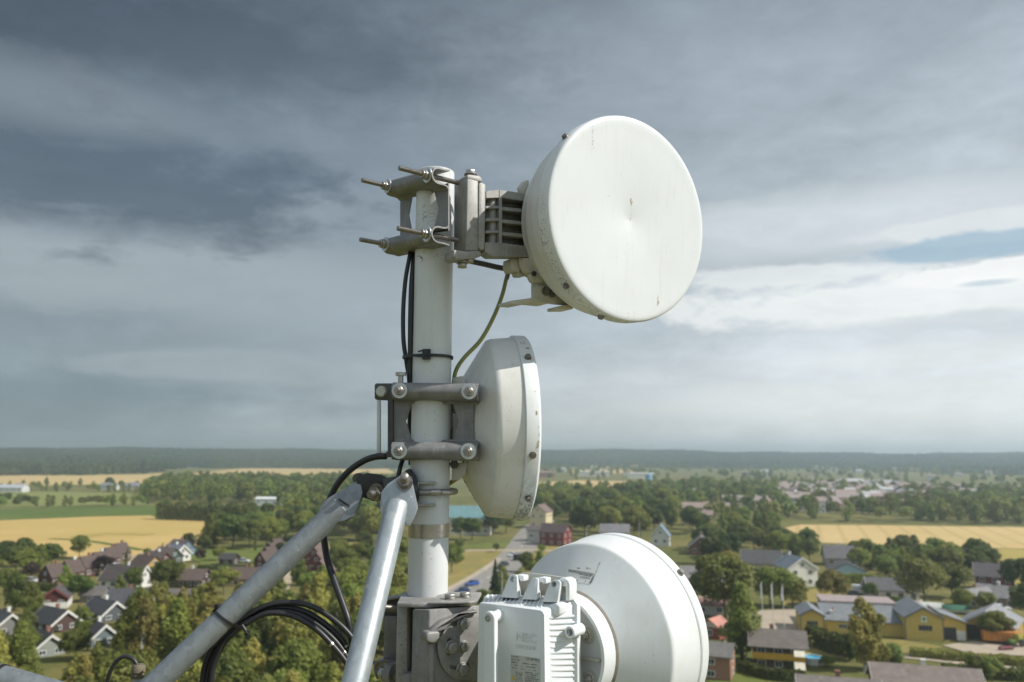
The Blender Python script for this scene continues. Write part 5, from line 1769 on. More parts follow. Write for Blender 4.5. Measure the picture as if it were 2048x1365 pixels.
xa, xb, xc, xd, xe, xf = fx(1603), fx(1649), fx(1795), fx(1809), fx(1884), fx(1936)
gab(xa, xb, 0, 9, 3.9, 1.25)
MB().bx(xb + .01, xd - .01, 1.2, 9, 0, 2.9).build('link_wall', yw, dep, True)
MB().prism([(xb + .02, .7, 2.75), (xb + .02, 9.5, 4.9), (xb + .02, 9.5, 5.05), (xb + .02, .7, 2.92)], Vector((xd - xb - .04, 0, 0))).build('link_roof', rm((.19, .197, .205)), dep, True)
MB().bx(xa + 6, xd + 1, 9.6, 18, 0, 5.2).build('rear_wall', cm((.45, .44, .43)), dep, True)
MB().bx(xa + 5.7, xd + 1, 9.52, 18.4, 5.2, 5.5).build('rear_roof', rm((.34, .275, .26)), dep, True)
gab(xd, xe, -1.4, 11, 4.7, 2.0)
MB().prism([(xe + .01, 1.0, 0), (xf, 1.0, 0), (xf, 1.0, 3.6), (xe + .01, 1.0, 5.2)], Vector((0, 9, 0))).build('lean_to_wall', yw, dep, True)
MB().prism([(xe + .02, .3, 5.3), (xf + .4, .3, 3.55), (xf + .4, .3, 3.75), (xe + .02, .3, 5.5)], Vector((0, 10.2, 0))).build('lean_to_roof', mt_, dep, True)
k0 = (xe + xf) / 2
MB().bx(xe + .25, xf - 1.9, .93, .99, 0, 2.5).build('bay_shade', cm((.05, .05, .055)), dep, True)  # dark sheet on the wall stands for the shade inside the bay
MB().bx(xf - 1.8, xf - .2, .92, .99, 0, 1.9).build('bay_door', M['trim'], dep, True)
mw = (xa + xb) / 2
for cxx, zz, ww, hh, yy in ((mw, 2.2, 2.3, 1.0, 0), ((xd + xe) / 2 + .2, 2.6, 2.6, 1.1, -1.4)):
    mb = MB().bx(cxx - ww / 2, cxx + ww / 2, yy - .06, yy - .02, zz - hh / 2, zz + hh / 2)
    f_ = mb.build('window', cm((.30, .29, .28)), dep, True)
    n_ = 4
    mb = MB()
    for k in range(n_): mb.bx(cxx - ww / 2 + ww * k / n_ + .05, cxx - ww / 2 + ww * (k + 1) / n_ - .05, yy - .08, yy - .055, zz - hh / 2 + .07, zz + hh / 2 - .07)
    mb.build('pane', GL, f_, True)
for u0, u1 in ((1681, 1702),):
    x0, x1 = fx(u0), fx(u1)
    f_ = MB().bx(x0, x1, 1.12, 1.19, 1.2, 2.1).build('window', M['trim'], dep, True)
    mb = MB()
    for k in range(4): mb.bx(x0 + (x1 - x0) * k / 4 + .06, x0 + (x1 - x0) * (k + 1) / 4 - .06, 1.09, 1.115, 1.27, 2.03)
    mb.build('pane', GL, f_, True)
MB().bx(fx(1653), fx(1658), 1.12, 1.19, 0, 2.05).build('door', cm((.42, .30, .08)), dep, True)
ce = (xd + xe) / 2
MB().bx(ce - .55, ce + .55, -1.5, -1.43, 3.75, 4.95).build('emblem_board', M['trim'], dep, True)
mb = MB()
for a_ in (45, 135, 225, 315):
    mb.lathe([(0, 0), (.17, 0), (.17, .02), (0, .02)], Vector((ce + .19 * math.cos(rad(a_)), -1.505, 4.42 + .19 * math.sin(rad(a_)))), Vector((0, -1, 0)), 16)
mb.box((ce + .05, -1.515, 4.05), (.04, 0, .0), (0, .01, 0), (.03, 0, .2))
mb.build('green_emblem', cm((.06, .30, .05)), dep, True)
mb = MB().bx(fx(1668), fx(1668) + .7, 3.5, 4.3, 3.4, 4.5); mb.build('roof_vent', M['trim'], dep, True)
MB().lathe([(0, 3.3), (.25, 3.3), (.25, 4.9), (0, 4.9)], Vector((fx(1675), 4.5, 0)), UP, 12).build('flue', M['brick'], dep, True)

barn = house('open fronted grey roofed barn behind the orange trailer', 1985, 1272, 40, 12, 10, 3.2, 2.6, (.40, .27, .08), (.25, .25, .26), barge=(.5, .5, .5), chim=(), nwin=1, gwin=1, name='barn', cat='barn')
MB().bx(-6.1, -6.02, -3.6, 3.6, 0, 2.9).build('bay_shade', cm((.045, .045, .045)), barn, True)  # shaded barn opening drawn as a dark panel on the end wall


def trailer(label, u, v, a, L, W_, h, col_):
    p = G(u, v); r_ = thing('trailer', label, 'trailer', (p.x, p.y, 0), None, rad(90 - a))
    MB().bx(-L / 2, L / 2, -W_ / 2, W_ / 2, .75, .75 + h).build('cargo_box', cm(col_), r_, True, bevel=.04)
    mb = MB()
    for k in range(7): mb.bx(-L / 2 + L * (k + .5) / 7 - .04, -L / 2 + L * (k + .5) / 7 + .04, -W_ / 2 - .06, -W_ / 2 - .01, .8, .7 + h)
    mb.build('stake', cm(tuple(x * .7 for x in col_)), r_, True)
    for x in (-.8, .5):
        for s in (-1, 1):
            MB().lathe([(0, -.14), (.30, -.14), (.45, -.1), (.45, .1), (.30, .14), (0, .14)], Vector((x, s * (W_ / 2 - .1), .45)), Vector((0, 1, 0)), 20).build('wheel', M['cable'], r_, True)
    MB().box((L / 2 + .6, 0, .8), (.7, 0, 0), (0, .06, 0), (0, 0, .06)).build('drawbar', cm((.1, .1, .1)), r_, True)


trailer('orange farm trailer parked in front of the barn', 2004, 1289, 108, 7, 2.4, 1.9, (.48, .20, .05))
tp_ = G(2030, 1294); tra = thing('tractor', 'small green yellow tractor at the right edge beside the trailer', 'tractor', (tp_.x, tp_.y, 0), None, rad(20))
MB().bx(-1.6, .3, -.45, .45, .8, 1.5).build('bonnet', cm((.10, .16, .04)), tra, True, bevel=.1)
MB().bx(.3, 1.5, -.7, .7, 1.0, 2.5).build('cab', cm((.35, .33, .06)), tra, True, bevel=.12)
for x, y, r_ in ((.9, .95, .8), (.9, -.95, .8), (-1.2, .7, .48), (-1.2, -.7, .48)):
    MB().lathe([(0, -.2), (r_ * .6, -.2), (r_, -.14), (r_, .14), (r_ * .6, .2), (0, .2)], Vector((x, y, r_)), Vector((0, 1, 0)), 20).build('wheel', M['cable'], tra, True)
hp_ = G(2014, 1302); o = MB()
har = thing('harrow', 'pinkish harrow lying on the gravel before the trailer', 'harrow', (hp_.x, hp_.y, 0), None, rad(15))
MB().bx(-1.5, 1.5, -.1, .1, .6, .8).build('beam', cm((.35, .13, .14)), har, True)
for k in range(7):
    MB().lathe([(0, -.03), (.45, -.03), (.45, .03), (0, .03)], Vector((-1.4 + k * .46, .2, .45)), Vector((1, .3, 0)), 16).build('disc', cm((.32, .16, .17)), har, True)

# ---- two-storey house with yellow balcony band, gazebo and pool
bh = house('dark timbered house with a yellow balcony band and hipped brown roof', 1556, 1332, 106, 8.6, 7.6, 4.4, 1.9, (.095, .07, .05), (.155, .13, .115), chim=(-.1,), nwin=3, floors=2, over=.9, gwin=1)
mb = MB()
mb.bx(-4.5, 4.5, -4.75, -4.69, 2.1, 3.2); mb.build('balcony_band', cm((.55, .33, .04)), bh, True)
MB().bx(-4.5, 4.5, -4.68, -3.82, 2.0, 2.12).build('balcony_floor', cm((.2, .14, .1)), bh, True)
MB().bx(-4.42, -4.34, -3.6, 3.6, 2.1, 3.1).build('side_band', cm((.55, .33, .04)), bh, True)
MB().prism([(2.6, -4.9, 3.9), (4.4, -4.9, 3.9), (4.4, -6.0, 3.1), (2.6, -6.0, 3.1)], Vector((0, 0, .06))).build('upper_awning', cm((.70, .64, .5)), bh, True)
MB().prism([(2.6, -4.9, 1.95), (4.4, -4.9, 1.95), (4.4, -6.3, 1.0), (2.6, -6.3, 1.0)], Vector((0, 0, .06))).build('lower_awning', cm((.70, .64, .5)), bh, True)
gp = G(1566, 1338); gz = thing('gazebo', 'white garden gazebo with gathered curtains before the timbered house', 'gazebo', (gp.x, gp.y, 0))
MB().lathe([(0, 3.0), (.1, 2.95), (1.1, 2.35), (1.75, 2.1), (1.75, 1.95), (1.7, 1.95), (0, 2.8)], Vector((0, 0, 0)), UP, 6).build('canopy', M['trim'], gz, True, sharp=20)
for k in range(6):
    a_ = rad(60 * k + 8)
    MB().cyl(Vector((1.6 * math.cos(a_), 1.6 * math.sin(a_), 0)), Vector((1.6 * math.cos(a_), 1.6 * math.sin(a_), 2.05)), .05, 8).build('post', M['trim'], gz, True)
    MB().lathe([(.10, 0), (.15, .8), (.07, 1.1), (.18, 2.0)], Vector((1.52 * math.cos(a_), 1.52 * math.sin(a_), 0)), UP, 9).build('curtain', M['trim'], gz, True)
t = NT('pool_water'); M['pool'] = t.fin(t.mix(t.noise(2, 3), (.03, .30, .50), (.06, .42, .62)), .1, 0, .5)
pp = G(1625, 1327); pl_ = thing('swimming_pool', 'round above-ground pool with blue water and a white wall', 'pool', (pp.x, pp.y, 0))
MB().lathe([(1.78, 0), (1.82, 0), (1.84, 1.15), (1.90, 1.2), (1.74, 1.2), (1.76, 1.1), (1.74, 0)], Vector((0, 0, 0)), UP, 40).build('pool_wall', M['trim'], pl_, True)
MB().lathe([(0, 1.02), (1.75, 1.02)], Vector((0, 0, 0)), UP, 40).build('pool_water', M['pool'], pl_, True)
p2_ = G(431, 1156); pl2 = thing('swimming_pool', 'blue oblong garden pool between the two brown bungalows', 'pool', (p2_.x, p2_.y, 0))
MB().prism([(-3, -1.3, 0), (3, -1.3, 0), (3, 1.3, 0), (-3, 1.3, 0)], Vector((0, 0, .9))).build('pool_wall', cm((.30, .52, .66)), pl2, True)
MB().bx(-2.8, 2.8, -1.1, 1.1, .905, .93).build('pool_water', M['pool'], pl2, True)

# ---- flagpoles
for i, (u, v, vt) in enumerate(((1527, 1276, 1177), (1548, 1268, 1178), (1569, 1264, 1181))):
    p = G(u, v); d_ = math.hypot(p.x, p.y); H_ = (v - vt) * d_ / FPX
    fp = thing('flagpole', '%s white flagpole with a hanging white banner beside the yellow depot' % ('leftmost', 'middle', 'rightmost')[i], 'flagpole', (p.x, p.y, 0), 'flagpoles by the depot')
    MB().tube([(0, 0, 0), (0, 0, H_ * .5), (0, 0, H_)], [.085, .07, .045], 10).build('pole', M['trim'], fp, True)
    MB().ball((0, 0, H_ + .06), .09, 10).build('finial', M['trim'], fp, True)
    vs, fs = [], []
    sgn = (-1, -1, -1)[i]
    for j in range(13):
        for k in range(5):
            w_ = (.16 + .70 * math.sin(math.pi * (.15 + .6 * j / 12)) * (.35 + .12 * i)) * .62 * k / 4
            vs.append((sgn * (w_ + .06), .12 * math.sin(k * 1.7 + j * .6 + i), H_ - .15 - j * .27 - .15 * k / 4))
    for j in range(12):
        for k in range(4): fs.append([j * 5 + k, j * 5 + k + 1, (j + 1) * 5 + k + 1, (j + 1) * 5 + k])
    mb = MB(); mb.add(vs, fs, 0, True); mb.build('banner', cm((.80, .80, .80)), fp, True)

# ---- street lamps and masts
for i, (u, v, h_, lab) in enumerate(((960, 1202, 8, 'street lamp beside the conical tree by the road'), (1173, 1086, 7, 'street lamp left of the lower dish top'), (1279, 1082, 9, 'tall pale lamp post above the lower dish'), (402, 1106, 6, 'white post standing on the lawn by the wood'), (1004, 1206, 8, 'street lamp right of the conical tree'))):
    p = G(u, v); lp = thing('street_lamp', lab, 'street lamp', (p.x, p.y, 0), None, rad(40 * i))
    MB().tube([(0, 0, 0), (0, 0, h_ - .5), (.15, 0, h_ - .1), (1.1, 0, h_)], [.10, .07, .055, .04], 8).build('post', cm((.55, .56, .56)), lp, True)
    MB().box((1.35, 0, h_ - .02), (.38, 0, 0), (0, .16, 0), (0, 0, .07)).build('lamp_head', M['trim'], lp, True, bevel=.04)


# ---- cars
def car(label, u, v, a, col_, L=4.4, W_=1.78, H_=1.45, van=False, z=.15, group=None):
    p = G(u, v); r_ = thing('parked_van' if van else 'car', label, 'van' if van else 'car', (p.x, p.y, z), group, rad(90 - a))
    x1, y1 = L / 2, W_ / 2
    cmx = cm(col_, .3, .03)
    side = [(-x1, .28), (x1, .28), (x1, .62), (x1 - .15, .78), (x1 - 1.15, .88), (-x1 + .5, .92), (-x1, .85)]
    MB().prism([(x, -y1, z_) for x, z_ in side], Vector((0, W_, 0))).build('body', cmx, r_, True, bevel=.07)
    f1, f2, r1_, r2_ = (x1 - 1.25, x1 - 1.9, -x1 + .15, -x1 + .75)
    if van: f1, f2, r1_, r2_ = x1 - .7, x1 - 1.2, -x1 + .02, -x1 + .08
    k = .12
    bot = [(r1_, -y1 + .04, .88), (f1, -y1 + .04, .88), (f1, y1 - .04, .88), (r1_, y1 - .04, .88)]
    top_ = [(r2_, -y1 + k * 1.6, H_ - .06), (f2, -y1 + k * 1.6, H_ - .06), (f2, y1 - k * 1.6, H_ - .06), (r2_, y1 - k * 1.6, H_ - .06)]
    MB().frustum(bot, top_).build('glasshouse', GL, r_, True, bevel=.03)
    MB().prism([(x * 1.02 if False else x, y, H_ - .07) for x, y, _z in top_], Vector((0, 0, .08))).build('roof', cmx, r_, True, bevel=.03)
    if van: MB().bx(-x1 + .03, f2 - .3, -y1 + .01, y1 - .01, .9, H_ - .1).build('load_space', cmx, r_, True, bevel=.05)
    for x in (-x1 + .8, x1 - .85):
        for s in (-1, 1):
            MB().lathe([(0, -.09), (.2, -.1), (.31, -.08), (.32, .06), (.2, .1), (0, .09)], Vector((x, s * (y1 - .08), .32)), Vector((0, 1, 0)), 18).build('wheel', M['cable'], r_, True)
    for s in (-1, 1):
        MB().box((x1 - .05, s * (y1 - .3), .64), (.05, 0, 0), (0, .18, 0), (0, 0, .07)).build('headlight', M['trim'], r_, True, bevel=.02)


car('white car on the road next to the dark van', 1025, 1114, 205, (.72, .72, .72))
car('dark tall van driving up the road', 1037, 1121, 32, (.03, .03, .034), 5.0, 2.0, 2.1, True)
car('black car behind the white one on the road', 1007, 1133, 215, (.03, .035, .045))
car('bright blue car on the road nearest but one', 944, 1172, 225, (.03, .09, .36))
car('navy blue car on the road nearest the pole', 924, 1187, 225, (.02, .035, .11))
car('white car far up the road below the middle dish', 1060, 1067, 200, (.72, .72, .72))
car('dark car crossing at the junction', 1062, 1083, 100, (.05, .06, .08))
car('white car parked behind the dark red row', 230, 1137, 110, (.72, .72, .73))
car('silver car at the front of the dark red row', 62, 1166, 100, (.55, .56, .58))
car('blue car beside the second dark red house', 157, 1166, 110, (.05, .14, .45))
car('white van beside the white bungalow', 1724, 1187, 110, (.72, .72, .72), 5.0, 1.95, 2.1, True, .15)
car('dark car with bright windscreen left of the white van', 1711, 1193, 110, (.06, .065, .08))
car('small white car behind the depot roof', 1706, 1211, 100, (.75, .75, .75))
car('black car behind the depot beside the small white car', 1717, 1209, 100, (.03, .03, .03))
car('white car parked by the grey cottages at the right', 2002, 1222, 100, (.75, .75, .75))
car('blue car at the corner of the street above the dish rim', 1400, 1170, 100, (.10, .15, .25))
car('black car parked by the red garage', 1413, 1213, 100, (.03, .03, .04))
car('white car in the front yard of the white house', 256, 1228, 100, (.72, .72, .72))
car('white car beside the stepped red row', 664, 1128, 100, (.72, .72, .72))
car('pale car on the street left of the strut', 487, 1126, 95, (.6, .62, .66))
car('white car under the trees right of the strut', 694, 1114, 95, (.7, .7, .72))
car('white car in the drive of the white house group', 1372, 1051, 100, (.72, .72, .72))


def tarp_boat(label, u, v, a, col_, L=7):
    p = G(u, v); r_ = thing('covered_boat', label, 'boat', (p.x, p.y, 0), None, rad(90 - a))
    vs, fs = [], []
    for i in range(13):
        x = -L / 2 + L * i / 12
        w_ = 1.15 * math.sin(math.pi * min(1, (i + 1.2) / 13)) ** .6
        vs += [(x, -w_, 1.0), (x, -w_ * .55, 1.7), (x, 0, 2.1), (x, w_ * .55, 1.7), (x, w_, 1.0)]
        if i:
            for k in range(4): fs.append([(i - 1) * 5 + k, (i - 1) * 5 + k + 1, i * 5 + k + 1, i * 5 + k])
    mb = MB(); mb.add(vs, fs, 0, True); mb.build('cover', cm(col_), r_, True)
    mb = MB().frustum([(-L / 2 + .6, -.4, .35), (L / 2 - .6, -.4, .35), (L / 2 - .6, .4, .35), (-L / 2 + .6, .4, .35)], [(-L / 2, -1.0, 1.02), (L / 2, -.7, 1.02), (L / 2, .7, 1.02), (-L / 2, 1.0, 1.02)])
    mb.build('hull', M['trim'], r_, True)
    for x in (-1.5, 1.2): MB().box((x, 0, .2), (.15, 0, 0), (0, .9, 0), (0, 0, .2)).build('cradle', M['bark'], r_, True)


tarp_boat('white boat under a cover behind the big yellow wing', 1857, 1222, 110, (.66, .68, .62))
tarp_boat('green tarpaulin heap right of the covered white boat', 1912, 1228, 105, (.05, .15, .10), 6)
# ================================================================== trees, hedges
def clump(species, px, n, h, gap, seed, label, group=None, cat='tree'):
    for x, y in scatter(px, n, gap, seed):
        plant(rr.choice(species) if isinstance(species, (list, tuple)) else species, (x, y, 0), rr.uniform(*h), label, group, cat)


def one(species, u, v, h, label, cat='tree', group=None):
    p = G(u, v); return plant(species, (p.x, p.y, 0), h, label, group, cat)


# foot of the tower
clump(['birch', 'birch', 'green'], [(245, 1330), (480, 1282), (640, 1275), (720, 1290), (720, 1345), (500, 1345), (420, 1352), (245, 1362)], 27, (10, 13.5), 4.0, 31, 'tall yellow green birch in the thicket beyond the coiled cables', 'birches beyond the coil')
clump(['birch', 'birch', 'green', 'oak'], [(-60, 1470), (-60, 1560), (760, 1560), (760, 1440), (480, 1420), (240, 1420)], 30, (8, 10.5), 4.0, 32, 'big leafy tree at the very bottom edge, nearest to the tower', 'trees at the bottom edge')
clump(['birch', 'green'], [(-90, 1345), (60, 1335), (70, 1420), (-90, 1430)], 9, (8, 10), 4.2, 33, 'birch at the lower left edge in front of the white bargeboard house', 'birches at the lower left edge')
clump(['birch', 'green'], [(130, 1345), (240, 1340), (250, 1420), (120, 1420)], 8, (4.5, 6), 3.4, 34, 'birch in front of the pale green house', 'birches before the pale green house')
clump(['birch', 'oak'], [(640, 1215), (800, 1215), (815, 1330), (690, 1330)], 15, (8, 12), 4.2, 35, 'leafy tree filling the gap between steep strut and pole', 'trees between strut and pole')
clump(['green', 'oak'], [(600, 1190), (700, 1190), (700, 1250), (590, 1260)], 7, (7, 9), 4.2, 36, 'yellow green tree below the stepped red row', 'trees below the stepped red row')
for u, v, h, l in ((50, 1318, 7, 'slim tree left of the pale green house'), (270, 1262, 8, 'birch right of the wide chevron gable'), (320, 1262, 10, 'tall birch left of the low grey brown shed'), (383, 1262, 9, 'birch left of the small chevron gable'), (154, 1268, 6, 'dark columnar conifer before the red gable')):
    one('birch' if 'birch' in l else ('cypress' if 'columnar' in l else 'green'), u, v, h, l)
clump('birch', [(265, 1268), (400, 1268), (430, 1290), (260, 1300)], 9, (7, 10), 3.8, 37, 'birch in the belt below the low grey brown shed', 'birches below the shed')
for u, v, h, l in ((150, 1322, 5.5, 'low tree between the pale green house and the blue and white one'), (262, 1252, 6.0, 'tree at the right end of the wide chevron gable'), (50, 1276, 6.0, 'tree left of the red gable'), (176, 1284, 4.5, 'small tree below the long dark roof'), (234, 1306, 6.5, 'birch right of the blue and white house'), (165, 1250, 4.0, 'small tree between the two chevron gables'), (60, 1235, 6, 'tree left of the cottage basement'), (300, 1248, 7.0, 'birch right of the dark roofed white house')):
    one('birch' if 'birch' in l else rr.choice(('green', 'birch', 'oak')), u, v, h, l)
# left village
clump(['oak', 'dark'], [(-50, 1128), (30, 1118), (52, 1130), (20, 1160), (-50, 1165)], 7, (7, 10), 5, 41, 'broad tree at the left edge above the dark red row', 'trees at the left edge')
for sp_n, u, v, h, l in (('oak', 46, 1150, 8, 'rounded tree left of the nearest dark red house'), ('green', 78, 1146, 9, 'taller green tree behind the nearest dark red house'), ('dark', 102, 1142, 9, 'dark round tree behind the second dark red house'), ('oak', 158, 1118, 8.5, 'bright round tree standing alone before the wheat field'), ('purple', 60, 1163, 5.5, 'dark purple tree beside the silver car'), ('bush', 42, 1168, 3, 'green bush at the foot of the purple tree'), ('purple', 205, 1152, 6, 'purplish tree in front of the dark red row'),
                          ('bush', 293, 1110, 3, 'round bush at the fork of the track'), ('cypress', 253, 1136, 6.5, 'dark columnar tree beside the track'), ('cypress', 325, 1104, 3.5, 'small columnar conifer at the field edge'), ('dark', 374, 1107, 7.5, 'compact round tree at the corner of the wheat field'), ('dark', 408, 1106, 6.5, 'round tree right of the corner tree'),
                          ('oak', 336, 1184, 8.5, 'full green tree between the white house and the brown bungalow'), ('oak', 266, 1184, 6.5, 'round green tree in front of the white house'), ('willow', 410, 1208, 5, 'round weeping tree below the brown bungalow'), ('oak', 447, 1190, 7.5, 'yellow green tree beside the yellow bungalow'), ('green', 593, 1172, 9, 'slim birch like tree beside the street'), ('oak', 438, 1122, 5, 'small tree on the lawn by the black hut'), ('purple', 400, 1125, 4.5, 'low reddish tree on the lawn'), ('cypress', 511, 1105, 6, 'dark columnar tree left of the brown roofed row'), ('oak', 312, 1170, 5.5, 'lime green tree left of the full green tree'), ('green', 128, 1192, 8, 'tree between the lawn and the red cottage'), ('dark', 160, 1206, 7, 'dark tree right of the red cottage'), ('green', 28, 1222, 9, 'broad tree left of the red cottage'), ('green', 60, 1236, 8, 'tree in front of the red cottage'), ('oak', 8, 1190, 7, 'tree at the left edge beside the lawn'), ('green', 240, 1188, 5, 'small tree before the dark roofed white house'), ('dark', 560, 1120, 6, 'tree beside the nearest brown roofed house'), ('green', 668, 1142, 7, 'tree right of the stepped red row')):
    one(sp_n, u, v, h, l, 'bush' if sp_n == 'bush' else 'tree')
clump(['oak', 'green', 'dark'], [(415, 1099), (440, 1072), (520, 1045), (590, 1052), (570, 1088), (500, 1100)], 24, (8, 14), 6, 42, 'tall tree of the dark wood right of the wheat field', 'wood right of the wheat field')
clump(['oak', 'oak', 'dark'], [(570, 1050), (690, 1035), (815, 1035), (815, 1086), (700, 1084), (590, 1086)], 34, (10, 15), 7, 43, 'large oak in the dark wood behind the struts', 'dark wood behind the struts')
clump(['oak', 'dark'], [(668, 1112), (760, 1108), (812, 1112), (812, 1200), (720, 1180), (665, 1160)], 22, (6, 9), 5, 44, 'green tree of the copse between red row and pole', 'copse left of the pole')
# round the main road
for sp_n, u, v, h, l in (('oak', 903, 1146, 9.5, 'broad green tree touching the pole on its right'), ('dark', 921, 1080, 10, 'dark tree before the teal roofed hall, left one'), ('oak', 944, 1081, 10, 'tree before the teal roofed hall, right one'), ('dark', 985, 1072, 11, 'dark tree below the middle dish'), ('oak', 1012, 1068, 11, 'tree at the far end of the road, left side'), ('dark', 992, 1105, 3.5, 'low bush between meadow and road'), ('spruce', 990, 1199, 10.5, 'conical green tree on the verge above the radio box'), ('green', 1003, 1190, 8, 'tree behind the conical one'), ('oak', 966, 1222, 5, 'round bush at the kerb below the conical tree'), ('oak', 1051, 1146, 6.5, 'green tree by the road left of the lower dish'), ('green', 1080, 1140, 6.5, 'tree just above the lower dish rim'), ('bush', 1083, 1104, 3, 'small round bush in front of the red barn house'), ('oak', 1068, 1158, 5, 'bush behind the radio box lugs'), ('dark', 918, 1105, 5, 'dark bush on the meadow right of the pole')):
    one(sp_n, u, v, h, l, 'bush' if 'bush' in l else 'tree')
clump(['oak', 'oak', 'dark', 'green'], [(1086, 1012), (1280, 1000), (1370, 1040), (1395, 1080), (1300, 1080), (1215, 1082), (1150, 1086), (1135, 1056), (1086, 1045)], 100, (11, 16), 7, 51, 'rounded tree of the big wood between middle dish and town', 'big wood before the town')
# right side
for sp_n, u, v, h, l in (('oak', 1450, 1240, 14.5, 'very large green tree right of the lower dish'), ('green', 1483, 1325, 14.5, 'tall drooping birch beside the timbered house'), ('green', 1432, 1168, 9, 'light green tree left of the old yellow house'), ('willow', 1458, 1166, 9, 'pale green tree before the old yellow house'), ('oak', 1540, 1212, 9.5, 'green tree behind the left flagpole'), ('oak', 1565, 1216, 9.5, 'green tree behind the right flagpole'), ('willow', 1586, 1216, 7.5, 'olive tree right of the flagpoles'), ('willow', 1668, 1213, 8.5, 'round olive tree behind the depot roof'), ('birch', 1730, 1342, 13, 'tall weeping birch in front of the depot'), ('birch', 1752, 1340, 11, 'second weeping birch in front of the depot'), ('dark', 1742, 1203, 5, 'small round tree on the gravel yard'), ('willow', 1850, 1217, 11.5, 'large pale tree behind the covered boat'), ('oak', 1905, 1198, 9.5, 'dense round tree left of the farmhouse'), ('oak', 1928, 1223, 5.5, 'tree between the grey houses'), ('oak', 1975, 1230, 5.5, 'tree before the grey cottage'), ('dark', 2046, 1196, 11, 'dark tree cut by the right edge'), ('oak', 1995, 1287, 6.5, 'round tree growing behind the orange trailer'), ('bush', 1790, 1326, 4, 'round bush below the weeping birches'), ('green', 1808, 1150, 9, 'pointed tree behind the white bungalow'), ('cypress', 1800, 1368, 5, 'dark columnar tree before the brown roofs'), ('bush', 1590, 1345, 2.6, 'lime bush beside the gazebo'), ('oak', 1955, 1365, 4.5, 'green bush right of the long brown roof'), ('oak', 1985, 1368, 4.5, 'second green bush right of the long brown roof'), ('dark', 2056, 1245, 9, 'dark tree at the right edge beside the barn'), ('bush', 1655, 1335, 2.2, 'small bush in the garden right of the pool'), ('green', 1700, 1322, 5, 'tree at the end of the tall garden hedge')):
    one(sp_n, u, v, h, l, 'bush' if 'bush' in l else 'tree')
clump(['oak', 'green', 'dark'], [(1405, 1090), (1500, 1078), (1560, 1090), (1640, 1098), (1640, 1128), (1570, 1122), (1520, 1112), (1450, 1145), (1405, 1135)], 28, (7.5, 10.5), 6.5, 52, 'leafy tree in the wood above the old yellow house', 'wood above the old yellow house')
clump(['oak', 'green'], [(1705, 1122), (1790, 1110), (1880, 1122), (1900, 1150), (1820, 1162), (1730, 1160)], 26, (6.5, 9.5), 6.5, 53, 'tree in the belt below the right wheat field', 'tree belt below the right wheat field')
clump(['dark', 'oak'], [(1880, 1130), (1985, 1140), (1985, 1160), (1890, 1160)], 6, (8, 11), 7, 54, 'dark tree left of the farmhouse below the stubble', 'dark trees by the farmhouse')
clump(['oak', 'green'], [(1390, 1060), (1480, 1052), (1545, 1052), (1545, 1078), (1480, 1076), (1400, 1085)], 14, (8, 12), 8, 55, 'tree between the apartment blocks and the pale cottage', 'trees below the apartment blocks')
clump(['oak', 'bush'], [(1400, 1140), (1420, 1135), (1440, 1150), (1390, 1165)], 4, (3, 6), 4, 56, 'garden tree by the street above the dish rim', 'garden trees by the street')
for u, v, h, l in ((93, 972, 10, 'lone slim tree in the far left wheat field'), (160, 972, 9, 'lone tree right of the slim one in the far field'), (218, 972, 10, 'lone round tree near the farmhouses')):
    one('green' if 'slim' in l else 'oak', u, v, h, l)
clump(['dark', 'bush'], [(-60, 1003), (60, 1003), (72, 1016), (-60, 1018)], 9, (5, 8), 6, 57, 'dark bush of the clump on the pale green field', 'bush clump on the pale field', 'bush')


def hedge(label, px, wd, h, leaf='leaf_dark', size=.26, dens=30):
    pts = [G(u, v) for u, v in px]
    V_, F_ = [], []
    rg = np.random.default_rng(len(label))
    for a, b in zip(pts, pts[1:]):
        d = b - a; Ln = d.length; d.normalize(); nn = Vector((-d.y, d.x, 0))
        n = int(Ln * (wd + 2 * h) * dens)
        s_ = rg.uniform(0, Ln, n); q = rg.uniform(-1, 1, n); z = rg.uniform(.05, 1, n)
        side = rg.random(n) < 2 * h / (wd + 2 * h)
        off = np.where(side, np.sign(q) * wd / 2, q * wd / 2)
        zz = np.where(side, z * h, h) * (1 + (.17 if h > 5 else .09) * np.sin(s_ * (.55 if h > 5 else .9)) + .07 * np.sin(s_ * 2.1 + 1)) + rg.normal(0, .08, n)
        off = off * (1 + .12 * np.sin(s_ * 1.3 + zz)) + rg.normal(0, .08, n)
        c = np.array([a.x, a.y, 0]) + np.outer(s_, [d.x, d.y, 0]) + np.outer(off, [nn.x, nn.y, 0]); c[:, 2] = np.abs(zz)
        no = np.where(side[:, None], np.outer(np.sign(q), [nn.x, nn.y, .2]), np.array([0, 0, 1.]))
        leaves(V_, F_, c, no, size, rg)
    V_ = [v - np.array([pts[0].x, pts[0].y, 0]) for v in V_]
    root = thing('hedge', label, 'hedge', (pts[0].x, pts[0].y, 0))
    o = bpy.data.objects.new('foliage', arr_mesh('foliage', V_, F_, M[leaf])); COL.objects.link(o); o.parent = root
    mb = MB()
    for a, b in zip(pts, pts[1:]):
        k = max(2, int((b - a).length / 1.5))
        for i in range(k):
            p = a.lerp(b, (i + .5) / k); mb.cyl(Vector((p.x, p.y, 0)), Vector((p.x, p.y, h * .8)), .05, 6)
    mb.build('stem', M['bark'], root)
    return root


